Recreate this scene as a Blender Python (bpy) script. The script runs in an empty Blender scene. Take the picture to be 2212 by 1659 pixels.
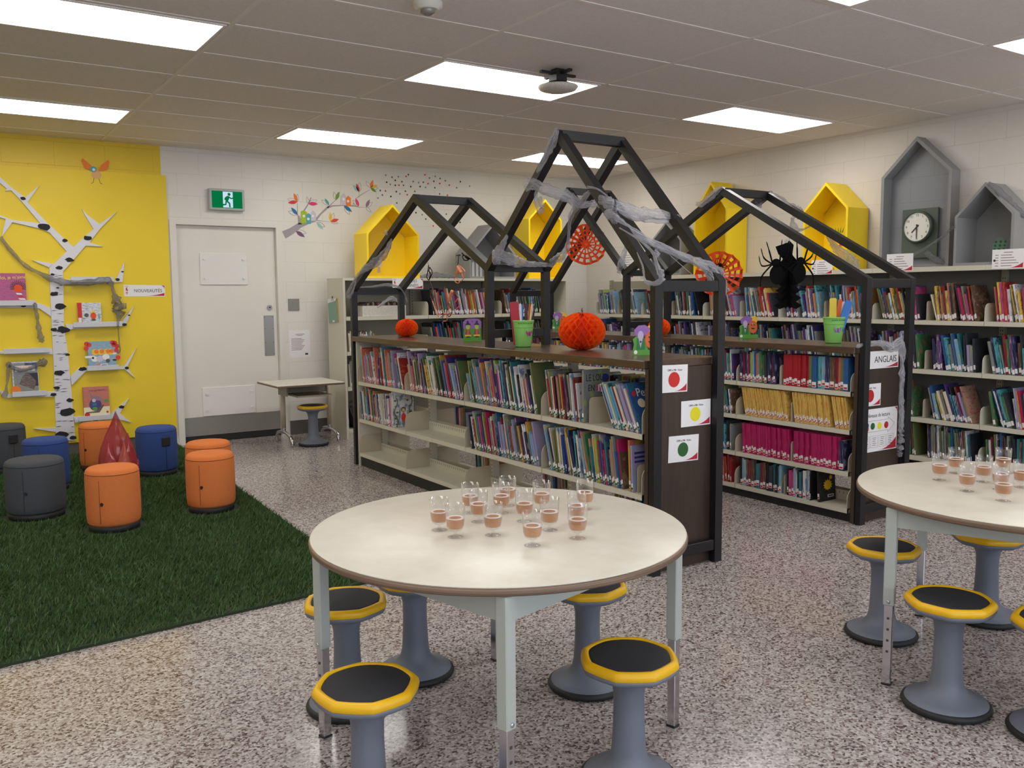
import bpy, math, random
from mathutils import Vector, Matrix
R = math.radians
PI = math.pi
random.seed(7)
SC = bpy.context.scene
COL = SC.collection
H = 2.757                      # ceiling height
WALL_Y, WALL_X = 1.22, 3.598   # back wall, right wall

# ------------------------------------------------------------------ camera, world, light, exposure
cam_data = bpy.data.cameras.new('camera')
cam = bpy.data.objects.new('camera', cam_data)
COL.objects.link(cam)
cam_data.sensor_fit = 'HORIZONTAL'
cam_data.sensor_width = 36.0
cam_data.lens = 31.063
cam_data.clip_start = 0.05
def cam_matrix(loc, yaw, pitch, roll):
    cy, sy = math.cos(yaw), math.sin(yaw)
    f = Vector((-sy*math.cos(pitch), cy*math.cos(pitch), math.sin(pitch)))
    r = Vector((cy, sy, 0)); u = r.cross(f)
    cr, sr = math.cos(roll), math.sin(roll)
    r2 = cr*r + sr*u; u2 = -sr*r + cr*u
    m = Matrix((r2, u2, -f)).transposed().to_4x4()
    m.translation = loc
    return m
cam.matrix_world = cam_matrix(Vector((-3.22013, -7.3705, 1.38206)), -0.58607, -0.10019, -0.00805)
SC.camera = cam
SC.view_settings.view_transform = 'Standard'
SC.view_settings.look = 'None'
SC.view_settings.exposure = 0.0
SC.view_settings.gamma = 1.0
SC.view_settings.use_curve_mapping = False
cy = SC.cycles
cy.max_bounces = 7; cy.diffuse_bounces = 4; cy.glossy_bounces = 3; cy.transmission_bounces = 4
cy.transparent_max_bounces = 24; cy.caustics_reflective = False; cy.caustics_refractive = False
cy.use_denoising = True
cy.sample_clamp_indirect = 4.0
world = bpy.data.worlds.new('world'); SC.world = world
world.use_nodes = True
bg = world.node_tree.nodes['Background']
bg.inputs['Color'].default_value = (0.72, 0.84, 1.0, 1)
bg.inputs['Strength'].default_value = 5.2
LIGHT_STRENGTH = 8.8
LIGHT_COLOR = (1.0, 0.975, 0.935)
def troffer_lamp(x, y):        # troffers out of the photograph's view: a lamp only
    l = bpy.data.lights.new('troffer_lamp', 'AREA'); l.shape = 'RECTANGLE'; l.size = 1.15; l.size_y = .53
    l.color = LIGHT_COLOR; l.energy = LIGHT_STRENGTH*PI*1.15*.53
    o = bpy.data.objects.new('troffer_lamp', l); COL.objects.link(o); o.location = (x, y, H-.02)
for c_, r_ in ((-2, 0), (-2, 1), (-2, 2), (-1, 2), (-2, 3), (-1, 3), (0, 3), (1, 3)):
    troffer_lamp(c_*2.4384, -r_*2.4384)

# ------------------------------------------------------------------ materials
def lin(c):
    c = c/255.0
    return c/12.92 if c <= .04045 else ((c+.055)/1.055)**2.4
def rgb(r, g, b): return (lin(r), lin(g), lin(b), 1)
MATS = {}
def M(name): return MATS[name]
class NT:
    def __init__(s, name):
        s.m = bpy.data.materials.new(name); s.m.use_nodes = True
        s.t = s.m.node_tree; s.n = s.t.nodes; s.b = s.n['Principled BSDF']; s.out = s.n['Material Output']
        MATS[name] = s.m
    def new(s, typ, **kw):
        n = s.n.new(typ)
        for k, v in kw.items(): setattr(n, k, v)
        return n
    def link(s, a, b): s.t.links.new(a, b)
    def coord(s, out='Object', scale=None):
        c = s.new('ShaderNodeTexCoord')
        if scale is None: return c.outputs[out]
        mp = s.new('ShaderNodeMapping'); mp.inputs['Scale'].default_value = scale
        s.link(c.outputs[out], mp.inputs['Vector']); return mp.outputs[0]
    def noise(s, vec, scale, detail=3, rough=.5):
        n = s.new('ShaderNodeTexNoise'); n.inputs['Scale'].default_value = scale
        n.inputs['Detail'].default_value = detail; n.inputs['Roughness'].default_value = rough
        if vec is not None: s.link(vec, n.inputs['Vector'])
        return n
    def ramp(s, fac, stops, interp='LINEAR'):
        r = s.new('ShaderNodeValToRGB'); cr = r.color_ramp; cr.interpolation = interp
        while len(cr.elements) < len(stops): cr.elements.new(.5)
        for e, (p, c) in zip(cr.elements, stops): e.position = p; e.color = c
        s.link(fac, r.inputs[0]); return r.outputs[0]
    def bump(s, h, strength=.2, dist=.01):
        b = s.new('ShaderNodeBump'); b.inputs['Strength'].default_value = strength; b.inputs['Distance'].default_value = dist
        s.link(h, b.inputs['Height']); s.link(b.outputs[0], s.b.inputs['Normal'])
def mat(name, col, rough=.5, metal=0, spec=.5, vary=0.0, vscale=20, bump=0, bscale=200, coat=0, trans=0):
    t = NT(name); b = t.b
    b.inputs['Base Color'].default_value = col; b.inputs['Roughness'].default_value = rough
    b.inputs['Metallic'].default_value = metal; b.inputs['Specular IOR Level'].default_value = spec
    if coat: b.inputs['Coat Weight'].default_value = coat
    v = t.coord('Object')
    if vary:
        n = t.noise(v, vscale, 4)
        d = tuple(max(0, c*(1-vary)) for c in col[:3])+(1,); u = tuple(min(1, c*(1+vary)) for c in col[:3])+(1,)
        t.link(t.ramp(n.outputs[0], [(.3, d), (.7, u)]), b.inputs['Base Color'])
    if bump:
        t.bump(t.noise(v, bscale, 2).outputs[0], bump, .003)
    return t.m
def block_wall(name, col, axis, mortar=.9, phase=.133):
    t = NT(name); c = t.new('ShaderNodeTexCoord'); s = t.new('ShaderNodeSeparateXYZ'); t.link(c.outputs['Object'], s.inputs[0])
    cb = t.new('ShaderNodeCombineXYZ'); t.link(s.outputs[axis], cb.inputs[0])
    m = t.new('ShaderNodeMath', operation='SUBTRACT'); t.link(s.outputs[2], m.inputs[0]); m.inputs[1].default_value = phase; t.link(m.outputs[0], cb.inputs[1])
    br = t.new('ShaderNodeTexBrick'); t.link(cb.outputs[0], br.inputs['Vector'])
    br.inputs['Scale'].default_value = 1; br.inputs['Brick Width'].default_value = .4; br.inputs['Row Height'].default_value = .199
    br.inputs['Mortar Size'].default_value = .0035; br.inputs['Mortar Smooth'].default_value = .6
    n = t.noise(c.outputs['Object'], 2.5, 3)
    c2 = tuple(x*.96 for x in col[:3])+(1,)
    t.link(t.ramp(n.outputs[0], [(.35, c2), (.65, col)]), br.inputs['Color1']); t.link(t.ramp(n.outputs[0], [(.35, c2), (.65, col)]), br.inputs['Color2'])
    br.inputs['Mortar'].default_value = tuple(x*mortar for x in col[:3])+(1,)
    t.link(br.outputs['Color'], t.b.inputs['Base Color']); t.b.inputs['Roughness'].default_value = .45
    mx = t.new('ShaderNodeMath', operation='MULTIPLY_ADD'); t.link(br.outputs['Fac'], mx.inputs[0]); mx.inputs[1].default_value = -1
    n2 = t.noise(c.outputs['Object'], 130, 2); sc = t.new('ShaderNodeMath', operation='MULTIPLY'); t.link(n2.outputs[0], sc.inputs[0]); sc.inputs[1].default_value = .25
    t.link(sc.outputs[0], mx.inputs[2]); t.bump(mx.outputs[0], .35, .004)
    return t.m
block_wall('white_block_x', rgb(230, 226, 217), 0)
block_wall('white_block_y', rgb(226, 219, 210), 1)
block_wall('yellow_block', rgb(236, 200, 30), 0)
block_wall('grey_block', rgb(140, 142, 146), 0)
mat('yellow_board', rgb(240, 208, 32), .5, vary=.03, vscale=2)
mat('ceiling_tile', rgb(230, 223, 220), .9, vary=.04, vscale=60, bump=.15, bscale=120)
mat('ceiling_grid', rgb(234, 228, 224), .6)
mat('white_paint', rgb(226, 222, 212), .45)
mat('door_white', rgb(228, 224, 214), .4, vary=.02, vscale=3)
mat('patch_white', rgb(232, 230, 224), .45)
mat('kick_steel', rgb(150, 147, 140), .35, metal=.4)
mat('plate_steel', rgb(165, 165, 163), .35, metal=.5)
mat('vinyl_base', rgb(92, 88, 84), .5)
mat('black_rubber', rgb(30, 30, 31), .6)
mat('black_metal', rgb(26, 27, 29), .5)
mat('cream_metal', rgb(205, 200, 182), .4)
mat('cream_dark', rgb(150, 145, 128), .5)
mat('slot_dark', rgb(70, 66, 60), .6)
mat('tan_metal', rgb(186, 174, 152), .45)
mat('shelf_shade_grey', rgb(112, 110, 107), .6)
mat('frame_black', rgb(22, 23, 27), .38, vary=.08, vscale=30)
mat('chrome', rgb(205, 205, 210), .16, metal=1)
mat('leg_paint', rgb(178, 183, 176), .4)
mat('stool_grey', rgb(110, 115, 128), .5, bump=.08, bscale=400)
mat('stool_yellow', rgb(235, 182, 14), .42)
mat('stool_pad', rgb(38, 39, 44), .8, bump=.2, bscale=700)
mat('paper_white', rgb(236, 234, 234), .6)
mat('ink', rgb(52, 50, 52), .7)
mat('ink_grey', rgb(140, 138, 142), .7)
mat('ink_brown', rgb(120, 104, 104), .7)
mat('brand_red', rgb(186, 30, 58), .6)
mat('dot_red', rgb(206, 44, 34), .6); mat('dot_crimson', rgb(186, 28, 36), .6)
mat('dot_yellow', rgb(232, 222, 30), .6); mat('dot_green', rgb(38, 98, 44), .6); mat('dot_blue', rgb(44, 52, 130), .6)
mat('house_yellow', rgb(246, 212, 26), .45); mat('house_grey', rgb(142, 142, 142), .5)
mat('orange_fabric', rgb(216, 120, 58), .9, vary=.12, vscale=350, bump=.3, bscale=500)
mat('blue_fabric', rgb(48, 72, 132), .9, vary=.15, vscale=350, bump=.3, bscale=500)
mat('charcoal_fabric', rgb(70, 73, 78), .9, vary=.12, vscale=350, bump=.3, bscale=500)
mat('seam_thread', rgb(150, 70, 26), .9); mat('seam_blue', rgb(30, 44, 90), .9); mat('seam_dark', rgb(44, 46, 50), .9)
mat('string_grey', rgb(120, 120, 122), .7)
mat('paper_orange', rgb(232, 82, 28), .7); mat('paper_black', rgb(9, 9, 10), .8, spec=.15); mat('paper_coral', rgb(226, 140, 100), .7)
mat('paper_brown', rgb(110, 74, 52), .7)
mat('bucket_green', rgb(150, 218, 116), .4); mat('bucket_rim', rgb(130, 200, 98), .4)
mat('purple', rgb(150, 104, 178), .5); mat('magenta', rgb(186, 40, 150), .5); mat('leaf_green', rgb(88, 152, 52), .5)
mat('deep_green', rgb(34, 122, 52), .5); mat('pumpkin_skin', rgb(222, 104, 28), .5); mat('lilac', rgb(196, 176, 208), .5)
mat('witch_dark', rgb(40, 36, 58), .5); mat('sun_yellow', rgb(244, 196, 40), .5); mat('face_green', rgb(176, 204, 84), .5)
mat('sky_blue', rgb(64, 128, 216), .5); mat('stick_red', rgb(178, 34, 52), .5); mat('stick_orange', rgb(226, 98, 30), .5)
mat('stick_cream', rgb(238, 226, 190), .5); mat('stick_dark', rgb(52, 34, 34), .5); mat('stick_yellow', rgb(240, 212, 70), .5)
mat('clock_face', rgb(232, 232, 222), .4); mat('clock_case', rgb(70, 80, 70), .4); mat('clock_board', rgb(86, 96, 84), .6)
mat('bark_white', rgb(222, 220, 226), .6); mat('bark_mark', rgb(30, 30, 34), .7)
mat('ledge_white', rgb(206, 206, 210), .5)
mat('sign_case', rgb(178, 180, 178), .45); mat('bin_white', rgb(206, 200, 188), .7, vary=.25, vscale=220)
mat('board_green', rgb(130, 164, 146), .5); mat('board_yellow', rgb(206, 160, 62), .5); mat('wire_black', rgb(24, 24, 24), .5)
mat('decal_branch', rgb(176, 168, 174), .7); mat('decal_lilac', rgb(206, 198, 210), .7)
for nm, c in dict(orange=(242, 130, 50), red=(226, 64, 60), blue=(44, 116, 160), pink=(226, 66, 122), lime=(166, 190, 40), teal=(84, 166, 182),
                  green=(110, 158, 56), yellow=(236, 190, 62), purple=(120, 84, 120), aqua=(160, 200, 196), mauve=(150, 122, 142), skin=(232, 178, 120)).items():
    mat('decal_'+nm, rgb(*c), .7)

t = NT('terrazzo')             # stone chips in a pale binder, polished
v = t.coord('Object')
w = t.noise(v, 45, 2); va = t.new('ShaderNodeVectorMath', operation='MULTIPLY_ADD')
t.link(w.outputs['Color'], va.inputs[0]); va.inputs[1].default_value = (.009, .009, .009); t.link(v, va.inputs[2])
vo = t.new('ShaderNodeTexVoronoi'); vo.inputs['Scale'].default_value = 135; t.link(va.outputs[0], vo.inputs['Vector'])
sp = t.new('ShaderNodeSeparateColor'); t.link(vo.outputs['Color'], sp.inputs[0])
t.link(t.ramp(sp.outputs[0], [(0, rgb(78, 64, 62)), (.09, rgb(116, 100, 97)), (.22, rgb(146, 132, 128)), (.38, rgb(164, 154, 150)), (.6, rgb(180, 172, 168)), (.84, rgb(195, 189, 186))], 'CONSTANT'), t.b.inputs['Base Color'])
t.b.inputs['Roughness'].default_value = .16; t.b.inputs['Specular IOR Level'].default_value = .5

t = NT('walnut'); v = t.coord('Object', (18, 2.2, 18)); n = t.noise(v, 2.2, 5, .6)
t.link(t.ramp(n.outputs[0], [(.3, rgb(74, 57, 46)), (.7, rgb(92, 72, 58))]), t.b.inputs['Base Color']); t.b.inputs['Roughness'].default_value = .26
t = NT('walnut_panel'); v = t.coord('Object', (22, 22, 2.0)); n = t.noise(v, 2.0, 5, .6)
t.link(t.ramp(n.outputs[0], [(.3, rgb(55, 43, 35)), (.7, rgb(70, 55, 45))]), t.b.inputs['Base Color']); t.b.inputs['Roughness'].default_value = .4
t = NT('laminate'); v = t.coord('Object'); n = t.noise(v, 9, 5, .6)
t.link(t.ramp(n.outputs[0], [(.3, rgb(206, 199, 184)), (.7, rgb(218, 212, 199))]), t.b.inputs['Base Color']); t.b.inputs['Roughness'].default_value = .28
t = NT('table_edge'); v = t.coord('Object', (1, 1, 260)); n = t.noise(v, 2, 3)
t.link(t.ramp(n.outputs[0], [(.35, rgb(92, 72, 58)), (.65, rgb(142, 118, 98))]), t.b.inputs['Base Color']); t.b.inputs['Roughness'].default_value = .5
t = NT('grass'); v = t.coord('Object'); n = t.noise(v, 3.5, 4); g = t.new('ShaderNodeNewGeometry')
mx = t.new('ShaderNodeMix', data_type='RGBA'); mx.inputs[0].default_value = .5
t.link(t.ramp(n.outputs[0], [(.3, rgb(50, 78, 40)), (.7, rgb(78, 110, 60))]), mx.inputs[6])
t.link(t.ramp(g.outputs['Random Per Island'], [(0, rgb(44, 72, 34)), (.5, rgb(70, 102, 52)), (1, rgb(112, 132, 88))]), mx.inputs[7])
t.link(mx.outputs[2], t.b.inputs['Base Color']); t.b.inputs['Roughness'].default_value = .6; t.b.inputs['Specular IOR Level'].default_value = .25
mat('rug_backing', rgb(40, 54, 30), .95)

def see_through(name, col, alpha, rough=.1, noise=None):
    t = NT(name); t.b.inputs['Base Color'].default_value = col; t.b.inputs['Roughness'].default_value = rough
    if noise:
        n = t.noise(t.coord('Object'), noise[0], 6, .65)
        r = t.ramp(n.outputs[0], [(noise[1], (noise[3],)*3+(1,)), (noise[2], (noise[4],)*3+(1,))]); t.link(r, t.b.inputs['Alpha'])
    else: t.b.inputs['Alpha'].default_value = alpha
    return t.m
def gauze_material(name, col, lo, hi):
    t = NT(name); t.b.inputs['Base Color'].default_value = col; t.b.inputs['Roughness'].default_value = 1; t.b.inputs['Specular IOR Level'].default_value = .1
    a = t.new('ShaderNodeAttribute', attribute_name='strand'); mp = t.new('ShaderNodeMapping'); mp.inputs['Scale'].default_value = (3.2, 3.2, 9)
    t.link(a.outputs['Vector'], mp.inputs['Vector']); n = t.noise(mp.outputs[0], 1.6, 5, .62)
    t.link(t.ramp(n.outputs[0], [(.34, (lo,)*3+(1,)), (.66, (hi,)*3+(1,))]), t.b.inputs['Alpha'])
gauze_material('cobweb', rgb(176, 176, 182), .12, .72)
gauze_material('cobweb_dim', rgb(128, 128, 132), .15, .75)
see_through('flame_plastic', rgb(172, 58, 64), .66, .1)
see_through('flame_plastic_light', rgb(196, 100, 84), .6, .1)
def clear_plastic(name, tint, gloss):
    t = NT(name); tr = t.new('ShaderNodeBsdfTransparent'); tr.inputs[0].default_value = tint
    gl = t.new('ShaderNodeBsdfGlossy'); gl.inputs['Roughness'].default_value = .04; gl.inputs[0].default_value = (1, 1, 1, 1)
    lw = t.new('ShaderNodeLayerWeight'); lw.inputs[0].default_value = gloss; mx = t.new('ShaderNodeMixShader')
    t.link(lw.outputs['Facing'], mx.inputs[0]); t.link(tr.outputs[0], mx.inputs[1]); t.link(gl.outputs[0], mx.inputs[2]); t.link(mx.outputs[0], t.out.inputs[0])
clear_plastic('clear_plastic', (.965, .965, .97, 1), .12)
t = NT('rose_drink'); tr = t.new('ShaderNodeBsdfTransparent'); tr.inputs[0].default_value = (.94, .77, .62, 1)
df = t.new('ShaderNodeBsdfDiffuse'); df.inputs[0].default_value = rgb(208, 152, 112); mx = t.new('ShaderNodeMixShader'); mx.inputs[0].default_value = .38
t.link(tr.outputs[0], mx.inputs[1]); t.link(df.outputs[0], mx.inputs[2]); t.link(mx.outputs[0], t.out.inputs[0])
see_through('drink_foam', rgb(252, 240, 234), .85, .5)
def emit(name, col, s):
    t = NT(name); e = t.new('ShaderNodeEmission'); e.inputs[0].default_value = col; e.inputs[1].default_value = s; t.link(e.outputs[0], t.out.inputs[0])
emit('tube_light', LIGHT_COLOR+(1,), LIGHT_STRENGTH)
emit('exit_green', rgb(10, 150, 84), .55); emit('exit_white', rgb(205, 226, 246), .95)
t = NT('honeycomb_paper'); n = t.noise(t.coord('Object'), 6, 2)
t.link(t.ramp(n.outputs[0], [(.35, rgb(250, 92, 24)), (.65, rgb(255, 140, 44))]), t.b.inputs['Base Color']); t.b.inputs['Roughness'].default_value = .75
tl = t.new('ShaderNodeBsdfTranslucent'); tl.inputs[0].default_value = rgb(255, 110, 30); mx = t.new('ShaderNodeMixShader'); mx.inputs[0].default_value = .55
t.link(t.b.outputs[0], mx.inputs[1]); t.link(tl.outputs[0], mx.inputs[2]); t.link(mx.outputs[0], t.out.inputs[0])

BOOK_COLORS = dict(red=(186, 36, 44), crimson=(150, 24, 50), pink=(216, 62, 130), hotpink=(206, 22, 100), coral=(226, 104, 84), orange=(226, 122, 44), yellow=(232, 190, 62), gold=(206, 160, 44),
    cream=(226, 212, 180), white=(224, 222, 220), lime=(158, 184, 62), green=(50, 128, 76), olive=(112, 116, 62), teal=(40, 128, 134), turquoise=(72, 176, 190), sky=(112, 172, 216),
    blue=(40, 88, 168), navy=(34, 44, 84), indigo=(58, 54, 140), purple=(104, 62, 132), lilac=(168, 146, 190), brown=(104, 72, 54), tan=(176, 142, 104), grey=(132, 134, 140), charcoal=(56, 58, 64), black=(30, 30, 34))
def soft(c):
    g = .3*c[0]+.55*c[1]+.15*c[2]
    return tuple(int((.78*k+.22*g)*.95) for k in c)
def book_material(name, c, other, amount):
    c, other = soft(c), soft(other)
    t = NT(name); v = t.coord('Object', (30, 210, 14)); n = t.noise(v, 1.0, 3, .55)
    t.link(t.ramp(n.outputs[0], [(.0, rgb(*c)), (.60-amount, rgb(*c)), (.62-amount*.9, rgb(*[int(a*.55+b*.45) for a, b in zip(c, other)])), (.76, rgb(*other))]), t.b.inputs['Base Color'])
    t.b.inputs['Roughness'].default_value = .3
_k = list(BOOK_COLORS)
for i, k in enumerate(_k):
    o = BOOK_COLORS[_k[(i*7+5) % len(_k)]]
    book_material('cover_'+k, BOOK_COLORS[k], o, .06)
book_material('series_yellow', (236, 192, 76), (222, 130, 40), .1)
book_material('series_pink', (206, 20, 98), (226, 60, 130), .05)
book_material('series_red', (200, 24, 40), (214, 60, 60), .02)
mat('page_edge', rgb(226, 218, 200), .8); mat('label_white', rgb(226, 222, 222), .6)

# ------------------------------------------------------------------ mesh builder and object helpers
class MB:
    """collects shapes and links them as ONE mesh object"""
    def __init__(s): s.v = []; s.f = []; s.mi = []; s.sm = []; s.mats = []; s.cur = 0
    def mat(s, name):
        if name not in s.mats: s.mats.append(name)
        s.cur = s.mats.index(name); return s
    def add(s, vs, fs, smooth=False):
        o = len(s.v); s.v.extend(tuple(p) for p in vs)
        for f in fs: s.f.append(tuple(i+o for i in f)); s.mi.append(s.cur); s.sm.append(smooth)
        return s
    def box(s, x0, x1, y0, y1, z0, z1):
        vs = [(x, y, z) for x in (x0, x1) for y in (y0, y1) for z in (z0, z1)]
        return s.add(vs, [(0, 1, 3, 2), (4, 6, 7, 5), (0, 4, 5, 1), (2, 3, 7, 6), (0, 2, 6, 4), (1, 5, 7, 3)])
    def bbox(s, x0, x1, y0, y1, z0, z1, b=.004):     # box with bevelled vertical edges and rims
        pts = [(x0+b, y0), (x1-b, y0), (x1, y0+b), (x1, y1-b), (x1-b, y1), (x0+b, y1), (x0, y1-b), (x0, y0+b)]
        cx, cy_ = (x0+x1)/2, (y0+y1)/2
        rings = []
        for z, k in ((z0, b), (z0+b, 0), (z1-b, 0), (z1, b)):
            rings.append([(x-math.copysign(min(k, abs(x-cx)), x-cx), y-math.copysign(min(k, abs(y-cy_)), y-cy_), z) for x, y in pts])
        vs = [p for r in rings for p in r]; fs = []
        for i in range(3):
            for j in range(8): fs.append((i*8+j, i*8+(j+1) % 8, (i+1)*8+(j+1) % 8, (i+1)*8+j))
        fs.append(tuple(range(7, -1, -1))); fs.append(tuple(range(24, 32)))
        return s.add(vs, fs)
    def lathe(s, prof, n=32, cx=0, cy=0, smooth=True, cap=True, fr=None):
        vs = []; fs = []; m = len(prof)
        for (r, z) in prof:
            for j in range(n):
                a = 2*PI*j/n; k = fr(a) if fr else 1
                vs.append((cx+r*k*math.cos(a), cy+r*k*math.sin(a), z))
        for i in range(m-1):
            for j in range(n): fs.append((i*n+j, i*n+(j+1) % n, (i+1)*n+(j+1) % n, (i+1)*n+j))
        s.add(vs, fs, smooth)
        if cap:
            if prof[0][0] > 1e-5: s.add(vs[:n], [tuple(range(n-1, -1, -1))])
            if prof[-1][0] > 1e-5: s.add(vs[-n:], [tuple(range(n))])
        return s
    def prism(s, pts, z0, z1):                       # polygon in local XY, extruded in z
        n = len(pts)
        a = sum(pts[i][0]*pts[(i+1) % n][1]-pts[(i+1) % n][0]*pts[i][1] for i in range(n))
        if a < 0: pts = pts[::-1]
        vs = [(x, y, z0) for x, y in pts]+[(x, y, z1) for x, y in pts]
        fs = [tuple(range(n-1, -1, -1)), tuple(range(n, 2*n))]+[(i, (i+1) % n, n+(i+1) % n, n+i) for i in range(n)]
        return s.add(vs, fs)
    def prism_x(s, pts, x0, x1):                     # polygon in (y, z), extruded along x
        n = len(pts)
        a = sum(pts[i][0]*pts[(i+1) % n][1]-pts[(i+1) % n][0]*pts[i][1] for i in range(n))
        if a < 0: pts = pts[::-1]
        vs = [(x0, y, z) for y, z in pts]+[(x1, y, z) for y, z in pts]
        fs = [tuple(range(n-1, -1, -1)), tuple(range(n, 2*n))]+[(i, (i+1) % n, n+(i+1) % n, n+i) for i in range(n)]
        return s.add(vs, fs)
    def prism_y(s, pts, y0, y1):                     # polygon in (x, z), extruded along y
        n = len(pts)
        a = sum(pts[i][0]*pts[(i+1) % n][1]-pts[(i+1) % n][0]*pts[i][1] for i in range(n))
        if a > 0: pts = pts[::-1]
        vs = [(x, y0, z) for x, z in pts]+[(x, y1, z) for x, z in pts]
        fs = [tuple(range(n-1, -1, -1)), tuple(range(n, 2*n))]+[(i, (i+1) % n, n+(i+1) % n, n+i) for i in range(n)]
        return s.add(vs, fs)
    def tube(s, pts, rad, n=8, flat=1.0, up=Vector((0, 0, 1)), cap=True, jit=0, rnd=None):
        pts = [Vector(p) for p in pts]; m = len(pts)
        if not hasattr(rad, '__len__'): rad = [rad]*m
        vs = []; fs = []
        for i, p in enumerate(pts):
            d = (pts[min(i+1, m-1)]-pts[max(i-1, 0)]).normalized()
            a = d.cross(up)
            if a.length < 1e-3: a = d.cross(Vector((1, 0, .1)))
            a.normalize(); b = a.cross(d)
            for j in range(n):
                t_ = 2*PI*j/n; k = 1+(rnd.uniform(-jit, jit) if jit else 0)
                vs.append(p+a*(rad[i]*flat*k*math.cos(t_))+b*(rad[i]*k*math.sin(t_)))
        for i in range(m-1):
            for j in range(n): fs.append((i*n+j, i*n+(j+1) % n, (i+1)*n+(j+1) % n, (i+1)*n+j))
        if cap: fs += [tuple(range(n-1, -1, -1)), tuple((m-1)*n+j for j in range(n))]
        return s.add(vs, fs, True)
    def disc(s, cx, cy, r, z0, z1, n=20, sy=1.0):
        return s.prism([(cx+r*math.cos(2*PI*i/n), cy+r*sy*math.sin(2*PI*i/n)) for i in range(n)], z0, z1)
    def mesh(s, name):
        me = bpy.data.meshes.new(name); me.from_pydata(s.v, [], s.f)
        for m in s.mats: me.materials.append(MATS[m])
        me.polygons.foreach_set('material_index', s.mi); me.polygons.foreach_set('use_smooth', s.sm); me.update()
        return me
    def build(s, name, parent=None, loc=(0, 0, 0), rot=(0, 0, 0)):
        o = bpy.data.objects.new(name, s.mesh(name)); COL.objects.link(o); o.location = loc; o.rotation_euler = rot
        if parent is not None: o.parent = parent
        return o
def mb(m): return MB().mat(m)
def tag(o, label, cat, group=None, kind=None):
    o['label'] = label; o['category'] = cat
    if group: o['group'] = group
    if kind: o['kind'] = kind
    return o
def thing(name, label, cat, loc=(0, 0, 0), rot=(0, 0, 0), group=None):
    o = bpy.data.objects.new(name, None); COL.objects.link(o); o.location = loc; o.rotation_euler = rot; o.empty_display_size = .1
    return tag(o, label, cat, group)
def struct(o): o['kind'] = 'structure'; return o
def copy_tree(o, parent=None):
    c = o.copy(); COL.objects.link(c)
    if parent is not None: c.parent = parent
    for ch in o.children: copy_tree(ch, c)
    return c
def text_mesh(name, body, size, m, parent, loc, rot=(0, 0, 0), align='CENTER', wide=1.0, depth=.0004):
    cu = bpy.data.curves.new(name, 'FONT'); cu.body = body; cu.size = size; cu.align_x = align; cu.align_y = 'CENTER'; cu.extrude = depth; cu.resolution_u = 3
    tmp = bpy.data.objects.new(name, cu); COL.objects.link(tmp)
    dg = bpy.context.evaluated_depsgraph_get(); me = bpy.data.meshes.new_from_object(tmp.evaluated_get(dg)); bpy.data.objects.remove(tmp)
    me.materials.clear(); me.materials.append(MATS[m])
    o = bpy.data.objects.new(name, me); COL.objects.link(o); o.location = loc; o.rotation_euler = rot; o.scale = (wide, 1, 1); o.parent = parent
    return o
FACE_Y = (PI/2, 0, 0)            # local XY plane upright, facing -Y (the back wall's things)
FACE_X = (PI/2, 0, -PI/2)        # upright, facing -X (the right wall's things)
def smooth_line(pts, k=6):       # Catmull-Rom through 3D (or 4-tuples with a radius)
    P = [list(p) for p in pts]; out = []
    for i in range(len(P)-1):
        p0 = P[max(i-1, 0)]; p1 = P[i]; p2 = P[i+1]; p3 = P[min(i+2, len(P)-1)]
        for j in range(k):
            u = j/k
            out.append([.5*(2*b+(c-a)*u+(2*a-5*b+4*c-d)*u*u+(3*b-a-3*c+d)*u**3) for a, b, c, d in zip(p0, p1, p2, p3)])
    out.append(P[-1]); return out

# ------------------------------------------------------------------ the setting
X_L, Y_F = -6.6, -10.6
struct(mb('terrazzo').box(X_L-.2, WALL_X+.2, Y_F-.2, WALL_Y+.3, -.1, 0).build('floor'))
struct(mb('ceiling_tile').box(X_L-.2, WALL_X+.2, Y_F-.2, WALL_Y+.3, H, H+.1).build('ceiling'))
g = mb('ceiling_grid')
for k in range(-5, 4):
    x = .6096+1.2192*k
    if X_L < x < WALL_X: g.box(x-.012, x+.012, Y_F, WALL_Y, H-.004, H)
for k in range(-2, 18):
    y = .3048-.6096*k
    if Y_F < y < WALL_Y: g.box(X_L, WALL_X, y-.011, y+.011, H-.0035, H)
struct(g.build('trim_1'))
DX0, DX1, DZ = -1.24, -.275, 2.07       # door opening
w = MB()
w.mat('yellow_block').box(X_L, -1.335, WALL_Y, WALL_Y+.2, 0, H)
w.mat('white_block_x').box(-1.335, DX0, WALL_Y, WALL_Y+.2, 0, H).box(DX1, WALL_X+.2, WALL_Y, WALL_Y+.2, 0, H).box(DX0, DX1, WALL_Y, WALL_Y+.2, DZ, H)
w.mat('white_paint').box(DX0, DX1, WALL_Y+.15, WALL_Y+.2, 0, DZ)
struct(w.build('wall_back'))
struct(mb('white_block_y').box(WALL_X, WALL_X+.2, Y_F, WALL_Y, 0, H).build('wall_right'))
struct(mb('white_block_y').box(X_L-.2, X_L, Y_F, WALL_Y, 0, H).build('wall_left'))
f = mb('white_paint')                    # the window wall behind the photographer: sill, head and piers
f.box(X_L, WALL_X, Y_F-.2, Y_F, 0, .9).box(X_L, WALL_X, Y_F-.2, Y_F, 2.35, H).box(X_L, -5.6, Y_F-.2, Y_F, .9, 2.35).box(2.6, WALL_X, Y_F-.2, Y_F, .9, 2.35).box(-2.1, -1.6, Y_F-.2, Y_F, .9, 2.35)
struct(f.build('wall_front'))
struct(mb('yellow_board').box(X_L, -1.3, WALL_Y-.02, WALL_Y, .118, 2.49).build('trim_2'))
struct(mb('vinyl_base').box(X_L, -1.335, WALL_Y-.012, WALL_Y, 0, .11).build('baseboard_left'))
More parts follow.
